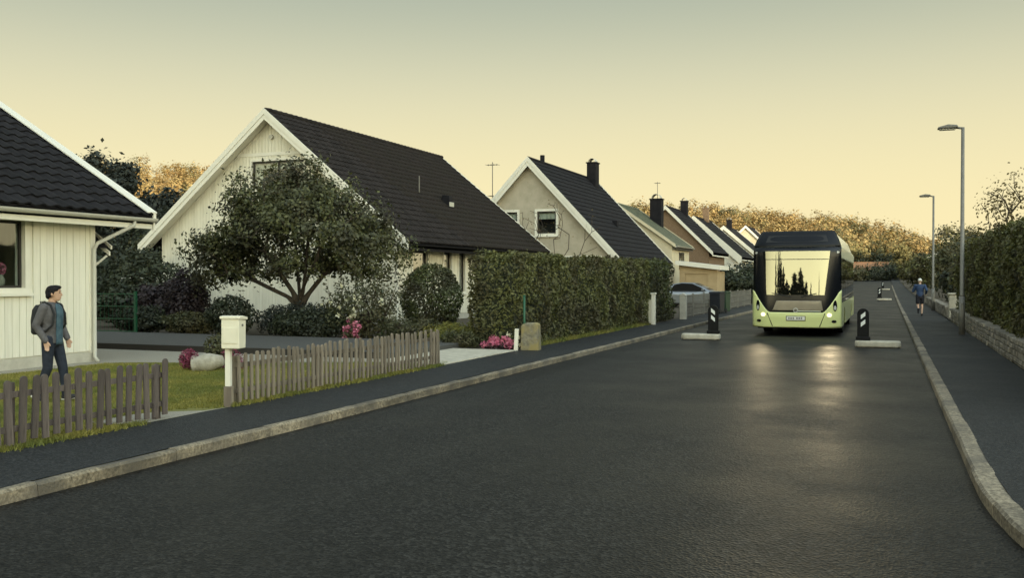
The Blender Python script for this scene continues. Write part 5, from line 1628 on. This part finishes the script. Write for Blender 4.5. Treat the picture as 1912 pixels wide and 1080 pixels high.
def limb(mb, pts, rads, n=12):
    """smooth tapered limb through joints with rounded ends"""
    P = [Vector(p) for p in pts]
    out, rr = [], []
    for i in range(len(P) - 1):
        for t in np.linspace(0, 1, 5)[:-1]:
            out.append(P[i].lerp(P[i + 1], float(t))); rr.append(rads[i] * (1 - t) + rads[i + 1] * t)
    out.append(P[-1]); rr.append(rads[-1])
    mb.tube(out, rr, n)
    for p, r_ in zip(P, rads): mb.ball(p, r_ * 0.99, 12, 8)

def head_parts(mb, c, yaw):
    cx, cy, cz = c
    f = Vector((math.cos(yaw), math.sin(yaw), 0)); l = Vector((-math.sin(yaw), math.cos(yaw), 0)); c = Vector(c)
    loft(mb, [(cx, cy, cz - 0.075, .05, .045), (cx - .005 * f.x, cy, cz - 0.04, .085, .066), (cx, cy, cz, .096, .074), (cx, cy, cz + .045, .098, .076), (cx, cy, cz + .085, .08, .064), (cx, cy, cz + .108, .04, .034)], 18, yaw)
    jaw = c + f * 0.028
    loft(mb, [(jaw.x + f.x * .018, jaw.y + f.y * .018, cz - 0.118, .028, .026), (jaw.x + f.x * .008, jaw.y + f.y * .008, cz - 0.095, .055, .044), (jaw.x, jaw.y, cz - 0.05, .068, .056), (jaw.x, jaw.y, cz + .0, .066, .060)], 16, yaw)
    n0 = c + f * 0.092
    mb.tube([n0 + Vector((0, 0, .022)), n0 + f * .010 + Vector((0, 0, -.005)), n0 + f * .022 + Vector((0, 0, -.03)), n0 + Vector((0, 0, -.038))], [.009, .012, .015, .010], 8)
    for s_ in (-1, 1):
        e = c + l * (s_ * .076) - f * .008
        mb.ball((e.x, e.y, e.z - .01), (.018, .018, .032), 10, 6)
    for dz in (-.058, -.074):
        p = c + f * (.093 if dz > -.06 else .09)
        mb.tube([p - l * .02 + Vector((0, 0, dz)), p + f * .006 + Vector((0, 0, dz)), p + l * .02 + Vector((0, 0, dz))], [.004, .008, .004], 6)

def hand(mb, w, d, side, curl=0.35):
    """palm and five fingers hanging along d from the wrist; side = vector towards the thumb"""
    w = Vector(w); d = Vector(d).normalized(); t = Vector(side).normalized(); nrm = d.cross(t).normalized()
    for q in np.linspace(0, 1, 4):
        for e in (-1, -.33, .33, 1):
            p = w + d * (0.015 + .07 * q) + t * (e * .03)
            mb.ball(p, .013, 8, 6)
    for i, (e, L) in enumerate(((.031, .068), (.011, .078), (-.010, .072), (-.029, .056))):
        a = w + d * .085 + t * e
        b = a + (d + nrm * curl * .5).normalized() * L * .5
        c = b + (d + nrm * curl * 1.6).normalized() * L * .5
        mb.tube([a, b, c], [.0095, .009, .007], 8); mb.ball(c, .007, 8, 6)
    a = w + d * .03 + t * .032
    b = a + (d * .7 + t * .8).normalized() * .034
    c = b + (d + t * .2).normalized() * .03
    mb.tube([a, b, c], [.012, .0105, .008], 8); mb.ball(c, .008, 8, 6)

# person walking on the lawn: forward is local +x
boy = empty('person', (-10.58, 9.55, 0.115), R(13), 'person in grey jacket and dark jeans with black backpack, walking on the lawn', 'person')
boy.scale = (0.925,) * 3
YW = R(24)
rl = [(0.0, -.088, .93), (-.01, -.092, .50), (-.18, -.09, .115)]
ll = [(0.0, .088, .93), (.11, .088, .51), (.16, .088, .09)]
ra = [(-.01, -.175, 1.39), (-.10, -.225, 1.13), (.03, -.195, .91)]
la = [(-.01, .175, 1.39), (-.01, .225, 1.13), (.12, .185, .93)]
mb = MB()
loft(mb, [(0, 0, .86, .08, .12), (0, 0, .95, .095, .145), (0, 0, 1.10, .085, .125), (0, 0, 1.28, .10, .15), (-.005, 0, 1.39, .085, .165), (-.005, 0, 1.44, .05, .07)])
limb(mb, [(-.005, 0, 1.40), (.012, 0, 1.52)], [.058, .052])
head_parts(mb, (.03, 0, 1.60), YW)
for L_ in (rl, ll): limb(mb, L_, [.078, .052, .036])
for L_ in (ra, la): limb(mb, L_, [.05, .04, .028])
hand(mb, ra[2], (.25, .02, -1), (1, 0, 0)); hand(mb, la[2], (.3, -.05, -1), (1, 0, 0))
remesh('body', mb, 'skin', boy, 0.0075, 4)
mb = MB()   # jacket, open at the front
loft(mb, [(0, 0, .865, .112, .158), (0, 0, .90, .122, .168), (0, 0, 1.0, .118, .160), (0, 0, 1.15, .122, .168), (0, 0, 1.30, .128, .188), (-.005, 0, 1.40, .105, .195), (-.01, 0, 1.455, .072, .092), (-.01, 0, 1.475, .066, .072)])
limb(mb, ra, [.070, .058, .046]); limb(mb, la, [.070, .058, .046])
for a in (ra, la):
    for t in (0.25, 0.5, 0.75, 0.95):     # sleeve folds
        p = Vector(a[1]).lerp(Vector(a[2]), t); mb.ball(p, .056 - .008 * t, 10, 6)
remesh('jacket', mb, 'jacket', boy, 0.011, 4)
def shirt_fn(u, v):
    t = R(-24 + 58 * u)
    rings = [(.80, .124, .165), (.92, .130, .175), (1.0, .127, .170), (1.15, .131, .177), (1.30, .137, .195), (1.39, .116, .20), (1.455, .082, .09)]
    z = .845 + .60 * v
    a = np.interp(z, [q[0] for q in rings], [q[1] for q in rings]); b = np.interp(z, [q[0] for q in rings], [q[2] for q in rings])
    w_ = 1.0 - 0.45 * max(0, v - 0.55)
    return (a * math.cos(t * w_), b * math.sin(t * w_), z)
MB().grid(shirt_fn, 12, 16).build('shirt', 'shirt', boy, smooth=True, solid=0.008)
mb = MB()
loft(mb, [(0, 0, .82, .10, .15), (0, 0, .90, .112, .158), (0, 0, .98, .108, .152)])
limb(mb, rl, [.097, .070, .056]); limb(mb, ll, [.097, .070, .056])
for L_ in (rl, ll):
    for t in (.2, .5, .8): mb.ball(Vector(L_[1]).lerp(Vector(L_[2]), t), .066 - .008 * t, 10, 6)
remesh('jeans', mb, 'jeans', boy, 0.011, 4)
for (an, yaw_, pit) in ((rl[2], 0, R(24)), (ll[2], 0, R(-8))):
    mb = MB(); A = Vector(an)
    d = Vector((math.cos(pit), 0, -math.sin(pit)))
    limb(mb, [A + Vector((-.02, 0, -.02)), A + d * .05 + Vector((0, 0, -.035)), A + d * .17 + Vector((0, 0, -.045))], [.05, .048, .036])
    sh_ = remesh('shoe', mb, 'shoe', boy, 0.009, 3)
    up = Vector((math.sin(pit), 0, math.cos(pit)))
    b0 = A - d * .07 - up * .072
    mbs = MB().add([b0 + Vector((0, -.036, 0)), b0 + d * .27 + Vector((0, -.03, 0)), b0 + d * .27 + Vector((0, .03, 0)), b0 + Vector((0, .036, 0)),
                    b0 + up * .025 + Vector((0, -.036, 0)), b0 + d * .27 + up * .03 + Vector((0, -.03, 0)), b0 + d * .27 + up * .03 + Vector((0, .03, 0)), b0 + up * .025 + Vector((0, .036, 0))],
                   [(3, 2, 1, 0), (4, 5, 6, 7), (0, 1, 5, 4), (1, 2, 6, 5), (2, 3, 7, 6), (3, 0, 4, 7)])
    mbs.build('sole', 'sole', sh_, bevel=0.01)
mb = MB()
f = Vector((math.cos(YW), math.sin(YW), 0)); hc = Vector((.03, 0, 1.60))
def hb(df, dl, dz, r):
    p = hc + f * df + Vector((-f.y, f.x, 0)) * dl + Vector((0, 0, dz)); mb.ball(p, r, 14, 10)
hb(-.012, 0, .052, (.097, .086, .066)); hb(.03, 0, .082, (.072, .07, .040)); hb(-.055, 0, .015, (.056, .07, .075)); hb(.068, .0, .088, (.038, .05, .026)); hb(-.068, 0, -.04, (.036, .055, .05))
for s_ in (-1, 1): hb(-.015, s_ * .066, .02, (.045, .022, .05)); hb(-.045, s_ * .055, -.02, (.035, .03, .05)); hb(.045, s_ * .055, .055, (.03, .026, .028))
remesh('hair', mb, 'hair', boy, 0.009, 2)
for s_ in (-1, 1):
    p = hc + f * .089 + Vector((-f.y, f.x, 0)) * (s_ * .032) + Vector((0, 0, .008))
    MB().ball(p, (.009, .009, .007), 10, 6).build('eye', 'eye_dark', boy, smooth=True)
    q = p + Vector((0, 0, .024)) + f * .004
    l = Vector((-f.y, f.x, 0))
    MB().tube([q - l * .02, q + Vector((0, 0, .004)), q + l * .02], [.004, .005, .003], 6).build('eyebrow', 'hair', boy)
p = hc + f * .098 + Vector((0, 0, -.066))
MB().tube([p - l * .02, p + f * .003, p + l * .02], [.003, .005, .003], 6).build('mouth', 'lip', boy)
mb = MB()
loft(mb, [(-.19, 0, .99, .075, .125), (-.20, 0, 1.02, .095, .15), (-.20, 0, 1.2, .10, .15), (-.19, 0, 1.36, .085, .14), (-.175, 0, 1.43, .05, .10)])
limb(mb, [(-.27, 0, 1.03), (-.275, 0, 1.2)], [.05, .045])
bp_ = remesh('backpack', mb, 'backpack', boy, 0.012, 4)
MB().tube([(-.16, -.02, 1.42), (-.17, -.02, 1.475), (-.17, .02, 1.475), (-.16, .02, 1.42)], .009, 6).build('grab_handle', 'backpack', bp_)
for s_ in (-1, 1):
    pts = [(-.13, s_ * .10, 1.42), (-.04, s_ * .115, 1.475), (.065, s_ * .12, 1.43), (.125, s_ * .125, 1.30), (.115, s_ * .155, 1.14), (.03, s_ * .185, 1.05), (-.12, s_ * .13, 1.03)]
    MB().tube(pts, .017, 8).build('strap', 'backpack', bp_, smooth=True)

# runner on the right pavement, seen from behind (forward is local +x)
run = empty('person', (1.40, 45.7, 0.116), R(92), 'runner in dark blue top and shorts with white cap on right pavement', 'person')
run.scale = (0.98,) * 3
YW = 0
rl = [(0.0, -.085, .92), (.12, -.09, .52), (-.02, -.08, .10)]
ll = [(0.0, .085, .92), (.02, .09, .50), (-.36, .09, .36)]
ra = [(.03, -.19, 1.38), (-.16, -.27, 1.18), (.04, -.25, 1.02)]
la = [(.03, .19, 1.38), (.08, .29, 1.12), (.24, .16, 1.22)]
mb = MB()
loft(mb, [(0, 0, .86, .085, .13), (0, 0, .95, .10, .15), (.01, 0, 1.10, .09, .13), (.02, 0, 1.28, .105, .155), (.025, 0, 1.39, .09, .17), (.025, 0, 1.44, .05, .07)])
limb(mb, [(.03, 0, 1.40), (.06, 0, 1.52)], [.058, .052])
head_parts(mb, (.08, 0, 1.60), 0)
for L_ in (rl, ll): limb(mb, L_, [.085, .056, .036]); 
for L_ in (rl, ll): mb.ball(Vector(L_[1]).lerp(Vector(L_[2]), .3) - Vector((.015, 0, 0)), .054, 10, 8)
for L_ in (ra, la): limb(mb, L_, [.05, .04, .028])
hand(mb, ra[2], (.9, .1, -.3), (0, .3, 1), 1.2); hand(mb, la[2], (.8, -.3, .3), (0, -.3, 1), 1.2)
remesh('body', mb, 'skin', run, 0.009, 4)
mb = MB()
loft(mb, [(0, 0, .88, .115, .16), (0, 0, .95, .118, .16), (.01, 0, 1.10, .11, .15), (.02, 0, 1.28, .122, .178), (.025, 0, 1.39, .105, .19), (.025, 0, 1.45, .068, .085)])
limb(mb, ra, [.072, .058, .042]); limb(mb, la, [.072, .058, .042])
remesh('running_top', mb, 'run_jacket', run, 0.012, 4)
mb = MB()
loft(mb, [(0, 0, .80, .11, .16), (0, 0, .88, .118, .162), (0, 0, .94, .112, .158)])
for L_ in (rl, ll): limb(mb, [L_[0], Vector(L_[0]).lerp(Vector(L_[1]), .72)], [.105, .095])
remesh('shorts', mb, 'run_shorts', run, 0.012, 3)
for (an, pit) in ((rl[2], R(4)), (ll[2], R(80))):
    mb = MB(); A = Vector(an); d = Vector((math.cos(pit), 0, -math.sin(pit)))
    limb(mb, [A + Vector((-.02, 0, -.03)), A + d * .06 + Vector((0, 0, -.04)), A + d * .17 + Vector((0, 0, -.05))], [.045, .044, .034])
    remesh('shoe', mb, 'shoe', run, 0.01, 2)
mb = MB()
mb.ball((.075, 0, 1.635), (.106, .088, .085), 14, 10); mb.box(.15, .24, -.06, .06, 1.635, 1.645)
remesh('cap', mb, 'cap', run, 0.01, 2)
bpy.context.view_layer.update()
